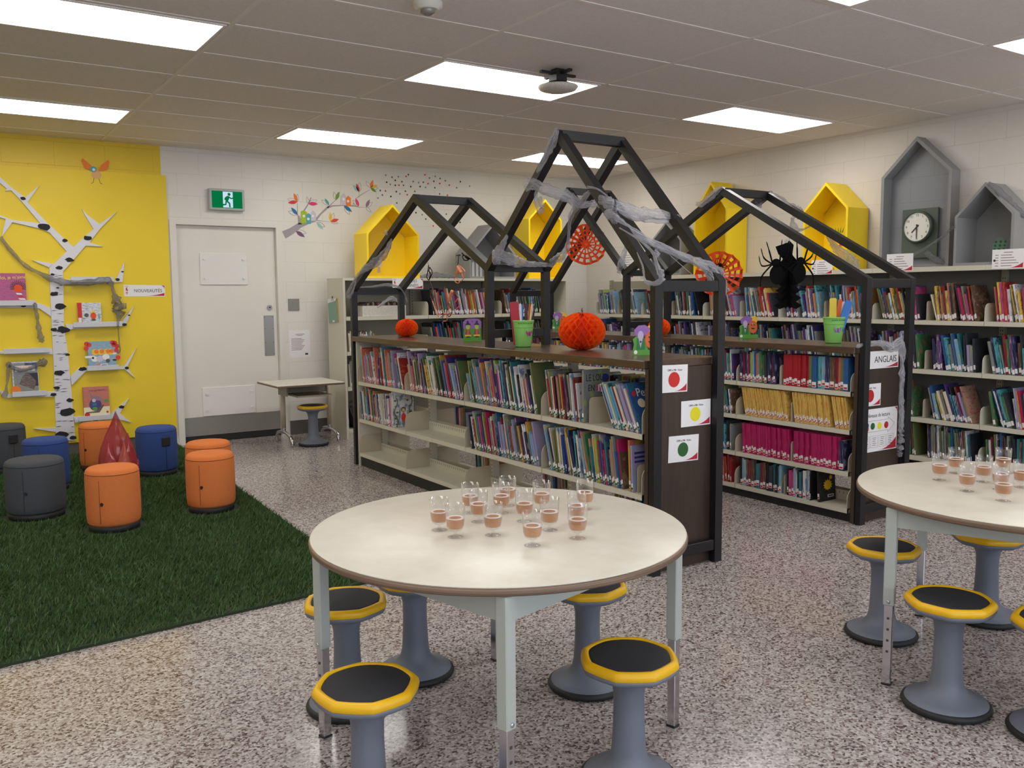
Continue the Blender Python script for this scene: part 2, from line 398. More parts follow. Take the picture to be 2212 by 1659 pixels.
struct(mb('vinyl_base').box(DX1+.07, WALL_X, WALL_Y-.012, WALL_Y, 0, .14).build('baseboard_back'))
struct(mb('vinyl_base').box(WALL_X-.012, WALL_X, Y_F, WALL_Y-.012, 0, .12).build('baseboard_right'))
d = struct(mb('white_paint').box(DX0-.045, DX0+.012, WALL_Y-.012, WALL_Y+.14, 0, DZ-.012).box(DX1-.012, DX1+.045, WALL_Y-.012, WALL_Y+.14, 0, DZ-.012)
    .box(DX0-.045, DX1+.045, WALL_Y-.012, WALL_Y+.14, DZ-.012, DZ+.03).build('trim_3'))
door = struct(mb('door_white').box(DX0+.014, DX1-.014, WALL_Y+.045, WALL_Y+.09, .012, DZ-.014).build('door_1'))
yd = WALL_Y+.045
mb('kick_steel').box(DX0+.014, DX1-.016, yd-.003, yd, .07, .245).build('kick_plate', door)
mb('black_rubber').box(DX0+.014, DX1-.016, yd-.005, yd, .006, .066).build('door_sweep', door)
for nm, x0, x1, z0, z1 in (('upper_patch', -1.016, -.567, 1.503, 1.803), ('lower_patch', -1.044, -.535, .249, .525)):
    m = mb('patch_white').bbox(x0, x1, yd-.012, yd, z0, z1, .003)
    for sx in (x0+.04, x1-.04):
        for sz in (z0+.06, z1-.06): m.box(sx-.011, sx+.011, yd-.024, yd-.012, sz-.006, sz+.006)
    m.build(nm, door)
m = mb('plate_steel').box(-.423, -.322, yd-.003, yd, .803, 1.202).mat('slot_dark')
for sx in (-.413, -.332):
    for sz in (.82, .935, 1.07, 1.185): m.box(sx-.003, sx+.003, yd-.005, yd-.003, sz-.003, sz+.003)
m.build('push_plate', door)
m = MB().mat('chrome').disc(0, 0, .024, 0, .016, 24); m.mat('slot_dark').disc(0, 0, .009, .016, .017, 16)
m.build('lock_cylinder', door, (-.362, yd, 1.281), FACE_Y)

# ceiling lights in view
def ceiling_light(x, y, label):
    t_ = thing('ceiling_light', label, 'ceiling light', (x, y, H), group='recessed ceiling light panels')
    lx, ly = 1.15/2, .533/2
    fr = mb('ceiling_grid')
    fr.box(-lx-.016, lx+.016, -ly-.016, -ly, -.008, -.0005).box(-lx-.016, lx+.016, ly, ly+.016, -.008, -.0005).box(-lx-.016, -lx, -ly, ly, -.008, -.0005).box(lx, lx+.016, -ly, ly, -.008, -.0005)
    fr.build('frame', t_)
    mb('tube_light').box(-lx, lx, -ly, ly, -.006, -.001).build('diffuser', t_)
LP = 2.4384
for c_, r_, lab in ((-1, 0, 'bright ceiling light panel above the birch tree wall, cut by the left edge'), (-1, 1, 'large bright ceiling light panel in the upper left corner'),
        (0, 0, 'bright ceiling light panel nearest the door and exit sign'), (0, 1, 'bright ceiling light panel beside the dark-bracketed white device'),
        (1, 0, 'bright ceiling light panel behind the tall black roof frame'), (1, 1, 'bright ceiling light panel above the right shelf wall, left of the clock'),
        (0, 2, 'ceiling light panel of which only a corner shows at the top edge'), (1, 2, 'ceiling light panel cut by the right edge, above the grey houses')):
    ceiling_light(c_*LP, -r_*LP, lab)
ap = thing('access_point', 'round white device hanging by a dark bracket beside a ceiling light', 'ceiling device', (.115, -2.883, H))
m = mb('black_metal').box(-.03, .03, -.03, .03, -.012, 0).box(-.13, .13, -.012, .012, -.035, -.02).box(-.012, .012, -.13, .13, -.035, -.02).box(-.04, .04, -.04, .04, -.075, -.012)
m.lathe([(.055, -.075), (.118, -.1)], 28); m.build('bracket', ap)
mb('bin_white').lathe([(.122, -.1), (.125, -.106), (.112, -.122), (.07, -.134), (.0, -.14)], 32).build('dome', ap)
sd = thing('smoke_detector', 'small round ceiling detector at the top edge of the photo', 'detector', (-1.15, -3.56, H))
mb('white_paint').lathe([(.07, 0), (.07, -.02), (.05, -.035)], 24).build('base', sd)
mb('kick_steel').lathe([(.035, -.035), (.035, -.05), (.02, -.056)], 20).build('sensor', sd)

# ------------------------------------------------------------------ artificial grass rug
RUG = [(-1.30, 1.16), (-1.50, -3.52), (-3.06, -3.63), (-6.2, -3.84), (-6.2, 1.16)]
rug = thing('grass_rug', 'large green artificial grass rug under the round ottomans', 'rug', (-3.5, -1.2, 0))
o = mb('rug_backing').prism([(x+3.5, y+1.2) for x, y in RUG], 0, .012).build('backing', rug)
def rug_edge(y): return -1.30+(-1.50+1.30)*(1.16-y)/(1.16+3.52)
rnd = random.Random(3)
gv, gf = [], []
n = 0
FEET = [(-2.694, -1.118, .2), (-2.339, -1.722, .18), (-1.734, -1.592, .18), (-1.623, -1.128, .18), (-1.764, -.155, .18), (-2.546, -.279, .18), (-2.095, .346, .18), (-2.738, .70, .18), (-2.17, -.9, .135)]
while n < 150000:
    x = -1.3-3.0*rnd.random()**1.0; y = 1.15-5.0*rnd.random()
    front = -3.52-(-1.5-x)*.0702
    if x > rug_edge(y)+rnd.uniform(-.02, .008) or y < front-rnd.uniform(-.02, .012): continue
    if any((x-a)**2+(y-b)**2 < r*r for a, b, r in FEET): continue
    if x > -1.95-(y+3.8)*.33 or rnd.random() < .75 or y < -1:
        h = rnd.uniform(.014, .034); a = rnd.uniform(0, 2*PI); lx = rnd.gauss(.006, .010); ly = rnd.gauss(-.004, .010); wd = rnd.uniform(.0022, .004)
        dx, dy = wd*math.cos(a), wd*math.sin(a); X_, Y_ = x+3.5, y+1.2
        gv += [(X_-dx, Y_-dy, .011), (X_+dx, Y_+dy, .011), (X_+lx, Y_+ly, .011+h)]; gf.append((n*3, n*3+1, n*3+2)); n += 1
me = bpy.data.meshes.new('grass_pile'); me.from_pydata(gv, [], gf); me.materials.append(MATS['grass']); me.update()
gp = bpy.data.objects.new('grass_pile', me); COL.objects.link(gp); gp.parent = rug; gp['kind'] = 'stuff'
del gv, gf

# ------------------------------------------------------------------ ottomans
def ottoman(x, y, fab, seam, label, rz=0.0, r=.152, h=.375, hole=False):
    t_ = thing('ottoman', label, 'ottoman', (x, y, .0135), (0, 0, rz), group='round fabric ottomans on the grass rug')
    mb(fab).lathe([(.0, .038), (r*.93, .038), (r*.975, .052), (r*.995, .09), (r, .2), (r*.995, h-.06), (r*.985, h-.035), (r*.95, h-.014), (r*.87, h-.003), (r*.6, h+.002), (0, h+.004)], 48).build('body', t_)
    mb('black_rubber').lathe([(r*.9, 0), (r*.93, .004), (r*.93, .04), (.0, .04)], 40).build('base', t_)
    sm = mb(seam)
    sm.tube([((r+.0006)*math.cos(0), 0, z) for z in (.06, .15, .25, h-.06)], .0016, 6)
    ring = [((r*.988)*math.cos(a), (r*.988)*math.sin(a), h-.032) for a in [2*PI*i/48 for i in range(49)]]
    sm.tube(ring, .0018, 5, cap=False); sm.build('seam', t_)
    if hole: mb('black_rubber').bbox(r-.004, r+.006, -.034, .034, h*.62, h*.62+.075, .006).build('carry_handle', t_)
    else: mb('black_rubber').prism_x([(.006, .165), (.016, .166), (.022, .18), (.012, .187), (.004, .182)], r-.003, r+.004).build('zip_pull', t_)
    return t_
A = R(-112)
ottoman(-2.694, -1.118, 'charcoal_fabric', 'seam_dark', 'wide charcoal grey ottoman nearest the left edge, at the front', A-.1, .172, .37)
ottoman(-2.339, -1.722, 'orange_fabric', 'seam_thread', 'orange ottoman at the front, before the red flame', A-.28)
ottoman(-1.734, -1.592, 'orange_fabric', 'seam_thread', 'orange ottoman at the front near the terrazzo, with the rug corner beside it', A-.32)
ottoman(-1.623, -1.128, 'orange_fabric', 'seam_thread', 'orange ottoman mostly hidden behind another, nearest the door', A-.1)
ottoman(-1.764, -.155, 'blue_fabric', 'seam_blue', 'blue ottoman right of the flame with a black carry handle', R(-75), hole=True)
ottoman(-2.546, -.279, 'blue_fabric', 'seam_blue', 'blue ottoman behind the wide charcoal one', A)
ottoman(-2.095, .346, 'orange_fabric', 'seam_thread', 'orange ottoman behind the red flame, by the tree wall', A-.6)
ottoman(-2.738, .70, 'charcoal_fabric', 'seam_dark', 'charcoal ottoman at the back cut by the left edge', R(-70), hole=True)

# ------------------------------------------------------------------ red plastic flame lamp in the middle of the rug
fl = thing('flame_lamp', 'red glossy plastic campfire flame standing amid the ottomans', 'flame lamp', (-2.17, -.9, .0135))
def petal(h, wd, curve, lean, ang, m, name, base=.05, twist=0.0, wob=0.0):
    b = mb(m); rows, cols = 14, 8; vs = []; fs = []
    for i in range(rows+1):
        u = i/rows; ww = wd*(.7+.42*math.sin(PI*min(1, u*1.1)))*(1-u**3)+.0008
        for j in range(cols+1):
            s_ = (j/cols-.5)*2; x = s_*ww+twist*u*u; d_ = base+curve*(1-s_*s_)*math.sin(PI*(.15+.8*u))-lean*u+.012*math.cos(s_*PI*2)*wob
            vs.append((x, -d_, .02+h*u))
    for i in range(rows):
        for j in range(cols): fs.append((i*(cols+1)+j, i*(cols+1)+j+1, (i+1)*(cols+1)+j+1, (i+1)*(cols+1)+j))
    ca, sa = math.cos(ang), math.sin(ang)
    vs = [(x*ca-y*sa, x*sa+y*ca, z) for x, y, z in vs]
    b.add(vs, fs, True); b.build(name, fl)
VA = R(-14)
petal(.585, .118, .055, .045, VA, 'flame_plastic', 'tall_flame', .02, 0, .6)
petal(.58, .118, .05, .03, VA+PI, 'flame_plastic', 'tall_flame', .02)
petal(.43, .085, .05, .01, VA+R(62), 'flame_plastic', 'side_flame', .07, .03)
petal(.42, .085, .05, .01, VA-R(66), 'flame_plastic', 'side_flame', .07, -.03)
petal(.38, .062, .045, .03, VA-R(30), 'flame_plastic', 'front_flame', .10, -.012)
petal(.38, .06, .045, .03, VA+R(32), 'flame_plastic_light', 'front_flame', .10, .012)
petal(.24, .07, .03, -.055, VA+R(92), 'flame_plastic', 'low_flame', .07, .03)
petal(.24, .06, .03, -.05, VA-R(96), 'flame_plastic', 'low_flame', .07, -.03)
mb('black_rubber').lathe([(.10, 0), (.105, .012), (.08, .026), (0, .026)], 28).build('base', fl)

# ------------------------------------------------------------------ round tables
def round_table(x, y, ang, label):
    t_ = thing('round_table', label, 'table', (x, y, 0), (0, 0, ang), group='round laminate tables')
    r, h = .578, .665
    mb('laminate').lathe([(0, h-.004), (r-.004, h-.004), (r-.003, h-.001), (r-.006, h), (0, h)], 96).build('tabletop', t_)
    mb('table_edge').lathe([(0, h-.025), (r-.006, h-.025), (r, h-.021), (r+.001, h-.010), (r-.003, h-.0035), (0, h-.0035)], 96).build('top_edge', t_)
    ap_ = mb('leg_paint'); q = .392
    for k in range(4):                                # apron rails between the legs
        a = k*PI/2; ca, sa = math.cos(a), math.sin(a)
        vs = [(xx*ca-yy*sa, xx*sa+yy*ca, zz) for xx in (-q, q) for yy in (-q-.01, -q+.012) for zz in (h-.095, h-.026)]
        ap_.add(vs, [(0, 1, 3, 2), (4, 6, 7, 5), (0, 4, 5, 1), (2, 3, 7, 6), (0, 2, 6, 4), (1, 5, 7, 3)])
    ap_.build('apron', t_)
    for k in range(4):
        a = k*PI/2+PI/4; lg = mb('leg_paint'); s_ = .0185
        lg.bbox(-s_, s_, -s_, s_, .29, h-.026, .003)
        lo = lg.build('leg', t_, (.554*math.cos(a), .554*math.sin(a), 0), (0, 0, a+PI/4))
        ins = mb('chrome').bbox(-s_+.004, s_-.004, -s_+.004, s_-.004, .006, .34, .002).mat('slot_dark')
        for zz in (.12, .16, .20, .24): ins.box(s_-.0045, s_-.003, -.004, .004, zz, zz+.008)
        ins.build('extension', lo)
        mb('black_rubber').bbox(-s_+.002, s_-.002, -s_+.002, s_-.002, 0, .007, .002).build('foot_glide', lo)
        mb('chrome').lathe([(.006, 0), (.006, .003), (.003, .004)], 10).build('bolt', lo, (s_, 0, .305), (0, PI/2, 0))
    return t_
T1 = (-1.768, -5.102); T2 = (.062, -5.79)
round_table(T1[0], T1[1], math.atan2(-4.816-T1[1], -2.243-T1[0])-PI/4, 'round cream laminate table in the foreground centre with many drinks')
round_table(T2[0], T2[1], math.atan2(-5.585-T2[1], -.472-T2[0])-PI/4, 'round cream laminate table cut by the right edge')

# ------------------------------------------------------------------ wobble stools
def make_stool(label, group='grey and yellow wobble stools'):
    t_ = thing('wobble_stool', label, 'stool', group=group)
    def octo(a):
        k = math.cos(PI/8)/math.cos((a+PI/8) % (PI/4)-PI/8); return 1+(k-1)*.62+.02
    mb('black_rubber').lathe([(.125, .002), (.137, .004), (.141, .013), (.138, .021), (.128, .026), (0, .022)], 48).build('base_ring', t_)
    mb('stool_grey').lathe([(.131, .022), (.128, .029), (.105, .036), (.075, .05), (.056, .072), (.049, .1), (.046, .15), (.0435, .22), (.044, .27), (.05, .3), (.066, .318), (.085, .326)], 40, cap=False).build('pedestal', t_)
    mb('stool_grey').lathe([(.0, .322), (.085, .324), (.118, .33), (.131, .337), (.137, .347), (.134, .352), (0, .352)], 64, fr=octo).build('seat_pan', t_)
    mb('stool_yellow').lathe([(.133, .349), (.139, .357), (.137, .368), (.131, .3755), (.124, .3775), (.116, .374), (.113, .366), (.114, .352)], 64, fr=octo, cap=False).build('seat_rim', t_)
    mb('stool_pad').lathe([(0, .3758), (.107, .3758), (.1155, .3735), (.117, .366), (0, .366)], 48).build('seat_pad', t_)
    return t_
ST = [((-2.312, -5.30), 'stool nearest the camera at left, before the foreground table', .1), ((-1.628, -5.556), 'stool before the right leg of the foreground table', .2),
      ((-2.100, -4.665), 'stool behind the left leg of the foreground table, by the rug corner', .35), ((-1.79, -4.562), 'stool mostly under the back left rim of the foreground table', .0),
      ((-1.335, -5.0), 'stool under the right rim of the foreground table', .25), ((-.242, .487), 'stool under the small desk by the door', .1),
      ((-.069, -5.31), 'stool behind the left leg of the right hand table', .3), ((-.448, -5.806), 'stool before the right hand table, near its left leg', .15),
      ((.452, -5.452), 'stool behind the right hand table, partly hidden by its rim', .05), ((-.353, -6.11), 'stool cut by the right edge, only a slice showing', .2)]
st0 = None
for (x, y), lab, rz in ST:
    if st0 is None: o = st0 = make_stool(lab)
    else: o = copy_tree(st0); o['label'] = lab
    o.location = (x, y, 0); o.rotation_euler = (0, 0, rz)

# ------------------------------------------------------------------ cups of rosé
def make_cup():
    t_ = thing('drink_cup', 'x', 'cup', group='clear stemmed cups of pink drink')
    mb('clear_plastic').lathe([(.024, .0005), (.0245, .002), (.013, .004), (.0055, .007), (.0045, .014), (.006, .0175), (.016, .0205), (.0235, .026), (.0265, .034), (.0285, .05), (.0305, .0985), (.031, .1), (.0298, .1), (.0276, .05), (.0257, .0345), (.0225, .0275), (.0, .0225)], 36).build('cup', t_)
    mb('rose_drink').lathe([(.0, .0235), (.0215, .0285), (.0247, .0355), (.0271, .0565), (.0272, .0575), (.0, .0575)], 32).build('drink', t_)
    mb('drink_foam').lathe([(.0272, .0576), (.0274, .0605), (.0225, .0600), (.0185, .0586)], 32, cap=False).build('foam_ring', t_)
    return t_
c1 = [(-1.938, -5.029), (-1.937, -5.126), (-1.835, -5.174), (-1.8, -5.331), (-1.649, -5.348), (-1.662, -5.225), (-1.787, -5.014), (-1.75, -4.9), (-1.666, -4.96), (-1.592, -4.886), (-1.665, -5.093), (-1.539, -5.011), (-1.409, -5.08), (-1.547, -5.212)]
l1 = ['leftmost on the foreground table', 'second from left on the foreground table, in its front row', 'third from left in the front row, foreground table', 'nearest the camera on the foreground table',
      'front right on the foreground table, before another in line', 'right of centre, just behind the nearest cup', 'left of centre in the middle row of the foreground table', 'back left of the foreground table group',
      'back row between the back left cup and the farthest cup', 'farthest from the camera on the foreground table', 'at the middle of the foreground table group', 'back row, third from right, before the floor gap of the shelf',
      'rearmost at the right end of the foreground table group', 'right end of foreground table, between front and rear right cups']
c2 = [(-.021, -5.502), (.155, -5.465), (-.123, -5.666), (.08, -5.616), (.303, -5.573), (-.168, -5.819), (-.0, -5.72), (.10, -5.745)]
l2 = ['leftmost on the right hand table', 'second from left on the right hand table, at the back', 'on the right hand table, alone before the others', 'middle of the right hand table, beside the back cups',
      'rearmost right on the right hand table', 'nearest the camera on the right hand table', 'behind the nearest cup of the right hand table, overlapping it', 'cut by the right edge on the right hand table']
cup0 = None
for pts, labs in ((c1, l1), (c2, l2)):
    for (x, y), lab in zip(pts, labs):
        if cup0 is None: o = cup0 = make_cup()
        else: o = copy_tree(cup0)
        o['label'] = 'cup of pink drink, '+lab; o.location = (x, y, .665); o.rotation_euler = (0, 0, x*7)

# ------------------------------------------------------------------ desk beside the door
dk = thing('school_desk', 'small cream topped desk beside the door with a stool under it', 'desk', (-.22, .6, 0))
h = .60
mb('laminate').bbox(-.435, .20, -.36, .2, h-.016, h, .003).build('desktop', dk)
mb('table_edge').bbox(-.437, .202, -.362, .202, h-.022, h-.005, .003).build('top_edge', dk)
for sx in (-.23, .225):
    lg = mb('tan_metal').tube([(sx, .1, .15), (sx, .1, h-.03)], .021, 16)
    lo = lg.build('leg', dk)
    mb('chrome').tube(smooth_line([(sx, -.12, .012), (sx, -.11, .06), (sx, -.06, .095), (sx, .1, .115), (sx, .25, .095), (sx, .3, .06), (sx, .31, .012)]), .017, 12).tube([(sx, .1, .1), (sx, .1, .2)], .018, 12).build('foot', lo)
mb('cream_dark').box(-.26, .25, .12, .135, h-.13, h-.022).box(-.262, -.25, -.1, .135, h-.13, h-.022).build('modesty_panel', dk)
mb('tan_metal').box(-.2, .13, -.22, .1, h-.135, h-.12).build('book_tray', dk)

# ------------------------------------------------------------------ double sided bookcases with black house frames
def rounded_plate(x0, x1, z0, z1, r, front='x0'):
    """side plate outline in (x, z) with its front top corner rounded"""
    pts = [(x0, z0), (x1, z0), (x1, z1)] if front == 'x0' else [(x1, z0), (x0, z0), (x0, z1)]
    xe = x0 if front == 'x0' else x1; sg = 1 if front == 'x0' else -1
    for i in range(7):
        a = PI/2*i/6; pts.append((xe+sg*(r-r*math.sin(a)), z1-r+r*math.cos(a)))
    return pts
def bookcase(name, label, x0, x1, bays, levels, kick, wood_end, bracket_h=.14):
    xc = (x0+x1)/2; yf, yn = bays[0], bays[-1]
    t_ = thing(name, label, 'bookcase', (xc, (yf+yn)/2, 0), group='double sided library bookcases'); ox, oy = xc, (yf+yn)/2
    def L(m): return m
    def put(m, nm, parent=t_):
        m.v = [(x-ox, y-oy, z) for x, y, z in m.v]; return m.build(nm, parent)
    put(mb('walnut').bbox(x0-.012, x1+.012, yn-.03, yf+.045, 1.02, 1.06, .003), 'top_board')
    put(mb('walnut_panel').box(x0, x1, yn-.05, yn-.026, .0, 1.02), 'end_panel')
    put(mb('cream_metal').box(x0+.012, x0+.03, yf+.006, yf+.02, 0, 1.02).box(x1-.03, x1-.012, yf+.006, yf+.02, 0, 1.02).box(x0+.03, x1-.03, yf+.006, yf+.012, 0, 1.02), 'end_panel')
    for y in bays:
        u = mb('cream_metal').box(xc-.026, xc+.026, y-.017, y+.017, 0, 1.02).mat('slot_dark')
        z = .09
        while z < 1.0:
            for xx in (xc-.0265, xc+.0255):
                for dy in (-.007, .007): u.box(xx, xx+.001, y+dy-.002, y+dy+.002, z, z+.012)
            z += .026
        put(u, 'upright')
    put(mb('black_metal').box(x0+.025, x1-.025, yn-.02, yf, 0, kick), 'kick_board')
    for lv, z in enumerate(levels):
        for i in range(len(bays)-1):
            a, b = bays[i]-.004, bays[i+1]+.004
            for side in (0, 1):
                xf, xb = (x0+.012, xc-.028) if side == 0 else (x1-.012, xc+.028)
                sg = 1 if side == 0 else -1
                m = mb('cream_metal').box(min(xf, xb), max(xf, xb), b, a, z-.006, z).box(min(xf, xf+sg*.012), max(xf, xf+sg*.012), b, a, z-.028, z-.006)
                m.box(min(xb, xb-sg*.006), max(xb, xb-sg*.006), b, a, z, z+.062).mat('slot_dark')
                if side == 0:
                    yy = a-.03
                    while yy > b+.02: m.box(xb-.0068, xb-.006, yy-.0015, yy+.0015, z+.036, z+.052); yy -= .03
                put(m, 'shelf')
        for i, y in enumerate(bays):
            for side in (0, 1):
                xf, xb = (x0+.011, xc-.03) if side == 0 else (xc+.03, x1-.011)
                yy = min(max(y, yn+.006), yf-.006)
                m = mb('tan_metal').prism_y(rounded_plate(xf, xb, z-.028, z+bracket_h, .06, 'x0' if side == 0 else 'x1'), yy-.002, yy+.002)
                m.mat('cream_metal')
                put(m, 'shelf_bracket')
    return t_
B1X0, B1X1 = -.32, .16; B1 = [-.715, -1.56, -2.42, -3.285, -4.145]; L1 = [.108, .39, .695]
B2X0, B2X1 = 1.345, 1.825; B2 = [-.56, -1.445, -2.34, -3.235, -4.13]; L2 = [.08, .305, .56, .79]
bookcase('library_bookcase', 'long dark topped bookcase in the centre with half empty lower shelves', B1X0, B1X1, B1, L1, .08, True)
bookcase('library_bookcase', 'dark topped bookcase at right holding yellow and pink book series', B2X0, B2X1, B2, L2, .052, True, .12)

def house_frame(label, x0, x1, far, mid, near, apexF, apexN, joint, eaveF, eaveN, rest=1.06):
    """three pairs of posts carrying a short and a tall gable; apex = (y, z)"""
    ox, oy = (x0+x1)/2, (far+near)/2; bw, pw = .05, .036
    t_ = thing('timber_house', label, 'timber house', (ox, oy, 0), group='black house shaped frames over the bookcases')
    def put(m, nm):
        m.v = [(x-ox, y-oy, z) for x, y, z in m.v]; return m.build(nm, t_)
    zf, zn, zm = eaveF-.06, eaveN-.06, joint-.1
    for xa, xb in ((x0, x0+bw), (x1-bw, x1)):
        sl = [abs((q[1]-p[1])/(q[0]-p[0])) for p, q in (((far, eaveF), apexF), (apexF, (mid, joint)), ((mid, joint), apexN), (apexN, (near, eaveN)))]
        dv = [.047*math.sqrt(1+k*k)+.0003 for k in sl]; hp = pw/2
        put(mb('frame_black').prism_x([(far-pw, 0), (far, 0), (far, eaveF-dv[0]), (far-pw, eaveF-dv[0]+pw*sl[0])], xa, xb), 'post')
        put(mb('frame_black').prism_x([(mid-hp, rest+.001), (mid+hp, rest+.001), (mid+hp, joint-dv[1]+hp*sl[1]), (mid, joint-max(dv[1], dv[2])), (mid-hp, joint-dv[2]+hp*sl[2])], xa, xb), 'post')
        put(mb('frame_black').prism_x([(near, 0), (near+pw, 0), (near+pw, eaveN-dv[3]+pw*sl[3]), (near, eaveN-dv[3])], xa, xb), 'post')
        nodes = [(far, eaveF), apexF, (mid, joint), apexN, (near, eaveN)]
        for p, q in zip(nodes[:-1], nodes[1:]):
            c = abs(q[0]-p[0])/math.hypot(q[0]-p[0], q[1]-p[1]); dz = .047/c
            put(mb('frame_black').prism_x([p, q, (q[0], q[1]-dz), (p[0], p[1]-dz)], xa, xb), 'rafter')
    i0, i1 = x0+bw+.0005, x1-bw-.0005
    for a in (apexF, apexN): put(mb('frame_black').bbox(i0-.03, i1+.03, a[0]-.022, a[0]+.022, a[1]-.058, a[1]-.004, .002), 'ridge_beam')
    put(mb('frame_black').bbox(i0, i1, far-pw, far, eaveF-.06, eaveF-.004, .002), 'tie_beam')
    put(mb('frame_black').bbox(i0, i1, mid-pw/2, mid+pw/2, joint-.052, joint-.004, .002), 'tie_beam')
    put(mb('frame_black').bbox(i0, i1, near, near+pw, eaveN-.058, eaveN-.004, .002), 'tie_beam')
    put(mb('frame_black').bbox(i0, i1, near+.004, near+pw, .066, .12, .002), 'low_rail')
    put(mb('frame_black').bbox(i0, i1, mid-pw/2, mid+pw/2, 1.118, 1.17, .002), 'low_rail')
    return t_
house_frame('tall black timber house frame over the centre bookcase, draped in cobweb', B1X0, B1X1-.003, -.628, -2.72, -4.238, (-1.775, 2.09), (-3.462, 2.268), 1.578, 1.455, 1.45)
house_frame('black timber house frame over the right bookcase with a long low front gable', B2X0-.003, B2X1, -.472, -2.09, -4.225, (-1.35, 2.28), (-3.085, 2.10), 1.575, 1.43, 1.465)

# ------------------------------------------------------------------ wall shelving: right wall
RB = [.71, -.106, -1.02, -1.965, -2.93, -3.858, -4.79, -5.7]; RL = [.08, .388, .775, 1.16]
rs = thing('wall_shelving', 'long cream metal wall shelving packed with books along the right wall', 'shelving', (3.44, -2.5, 0))
def put_rs(m, nm):
    m.v = [(x-3.44, y+2.5, z) for x, y, z in m.v]; return m.build(nm, rs)
for i, y in enumerate(RB):
    u = mb('cream_dark').box(3.55, 3.585, y-.02, y+.02, 0, 1.545).mat('slot_dark'); z = .1
    while z < 1.5:
        for dy in (-.008, .008): u.box(3.5495, 3.55, y+dy-.003, y+dy+.003, z, z+.014)
        z += .028
    put_rs(u, 'upright')
for z in RL:
    for i in range(len(RB)-1):
        m = mb('cream_metal').box(3.3, 3.548, RB[i+1]+.002, RB[i]-.002, z-.008, z).box(3.3, 3.312, RB[i+1]+.002, RB[i]-.002, z-.034, z-.008)
        put_rs(m, 'shelf')
    for y in RB:
        put_rs(mb('cream_metal').prism_y(rounded_plate(3.302, 3.548, z+.0005, z+.135, .05), y-.0018, y+.0018), 'shelf_bracket')
for i in range(1, len(RB)-1):
    put_rs(mb('cream_metal').box(3.285, 3.585, RB[i+1]+.001, RB[i]-.001, 1.548, 1.575).box(3.285, 3.297, RB[i+1]+.001, RB[i]-.001, 1.538, 1.548), 'cap_board')
put_rs(mb('cream_dark').box(3.57, 3.582, -.09, .70, 1.42, 1.53), 'back_strip')
for i in range(1, len(RB)-1): put_rs(mb('shelf_shade_grey').box(3.586, 3.592, RB[i+1]+.001, RB[i]-.001, .05, 1.546), 'back_panel')  # added panels, their grey imitates the shade behind the books
# ------------------------------------------------------------------ wall shelving: back wall
KX0, KX1, KY0, KY1 = .14, 2.83, .6, 1.0; KL = [.09, .503, .847, 1.185]; KB = [.165, 1.06, 1.95, 2.805]
ks = thing('back_shelving', 'cream metal shelf unit along the back wall with yellow house boxes on top', 'shelving', (1.485, .8, 0))
def put_ks(m, nm):
    m.v = [(x-1.485, y-.8, z) for x, y, z in m.v]; return m.build(nm, ks)
put_ks(mb('cream_metal').box(KX0, KX0+.022, KY0, KY1, 0, 1.56), 'side_panel'); put_ks(mb('cream_metal').box(KX1-.022, KX1, KY0, KY1, 0, 1.56), 'side_panel')
put_ks(mb('cream_metal').box(KX0+.022, KX1-.022, KY0, KY1, 1.535, 1.56), 'cap_board')
put_ks(mb('cream_dark').box(KX0+.022, KX1-.022, KY1-.01, KY1, 0, 1.535), 'back_panel')
put_ks(mb('cream_metal').box(KX0+.022, KX1-.022, KY0+.02, KY0+.035, 0, .08), 'kick_board')
for x in KB[1:-1]:
    u = mb('cream_dark').box(x-.02, x+.02, KY1-.045, KY1-.012, 0, 1.53).mat('slot_dark'); z = .12
    while z < 1.5: u.box(x-.004, x+.004, KY1-.0455, KY1-.045, z, z+.014); z += .03
    put_ks(u, 'upright')
for z in KL:
    for i in range(3):
        put_ks(mb('cream_metal').box(KB[i]+.002, KB[i+1]-.002, KY0+.004, KY1-.05, z-.008, z).box(KB[i]+.002, KB[i+1]-.002, KY0+.004, KY0+.016, z-.034, z-.008), 'shelf')
    for x in KB:
        m = mb('cream_metal'); pts = rounded_plate(KY0+.006, KY1-.06, z+.0005, z+.14, .05); m.prism_x(pts, x-.0018, x+.0018); put_ks(m, 'shelf_bracket')

# ------------------------------------------------------------------ books
BK = []                 # every book as a record; the 300 that show largest become objects
CAM = Vector((-3.22, -7.37, 1.38))
rb = random.Random(11)
WARM = ['red', 'crimson', 'pink', 'coral', 'orange', 'yellow', 'gold', 'cream', 'white', 'tan', 'brown', 'hotpink']
ALLC = list(BOOK_COLORS)
MIX = ALLC+['blue', 'sky', 'teal', 'white', 'white', 'navy', 'green', 'purple', 'red', 'lilac', 'grey', 'cream', 'turquoise', 'charcoal']
DARK = ['charcoal', 'black', 'navy', 'grey', 'brown', 'teal', 'olive', 'green', 'purple', 'blue', 'crimson', 'white', 'grey', 'charcoal']
BLUE = ['blue', 'sky', 'navy', 'indigo', 'turquoise', 'teal', 'white', 'purple', 'lilac', 'grey']
DIRS = {0.0: Vector((0, -1, 0)), PI/2: Vector((1, 0, 0))}
INW = {0.0: Vector((1, 0, 0)), PI/2: Vector((0, 1, 0))}
def add_book(p, th, t, h, d, lean, cov, dot, place, kind, vis, art=None):
    BK.append(dict(p=p, th=th, t=t, h=h, d=d, lean=lean, cov=cov, dot=dot, place=place, kind=kind, vis=vis, art=art))
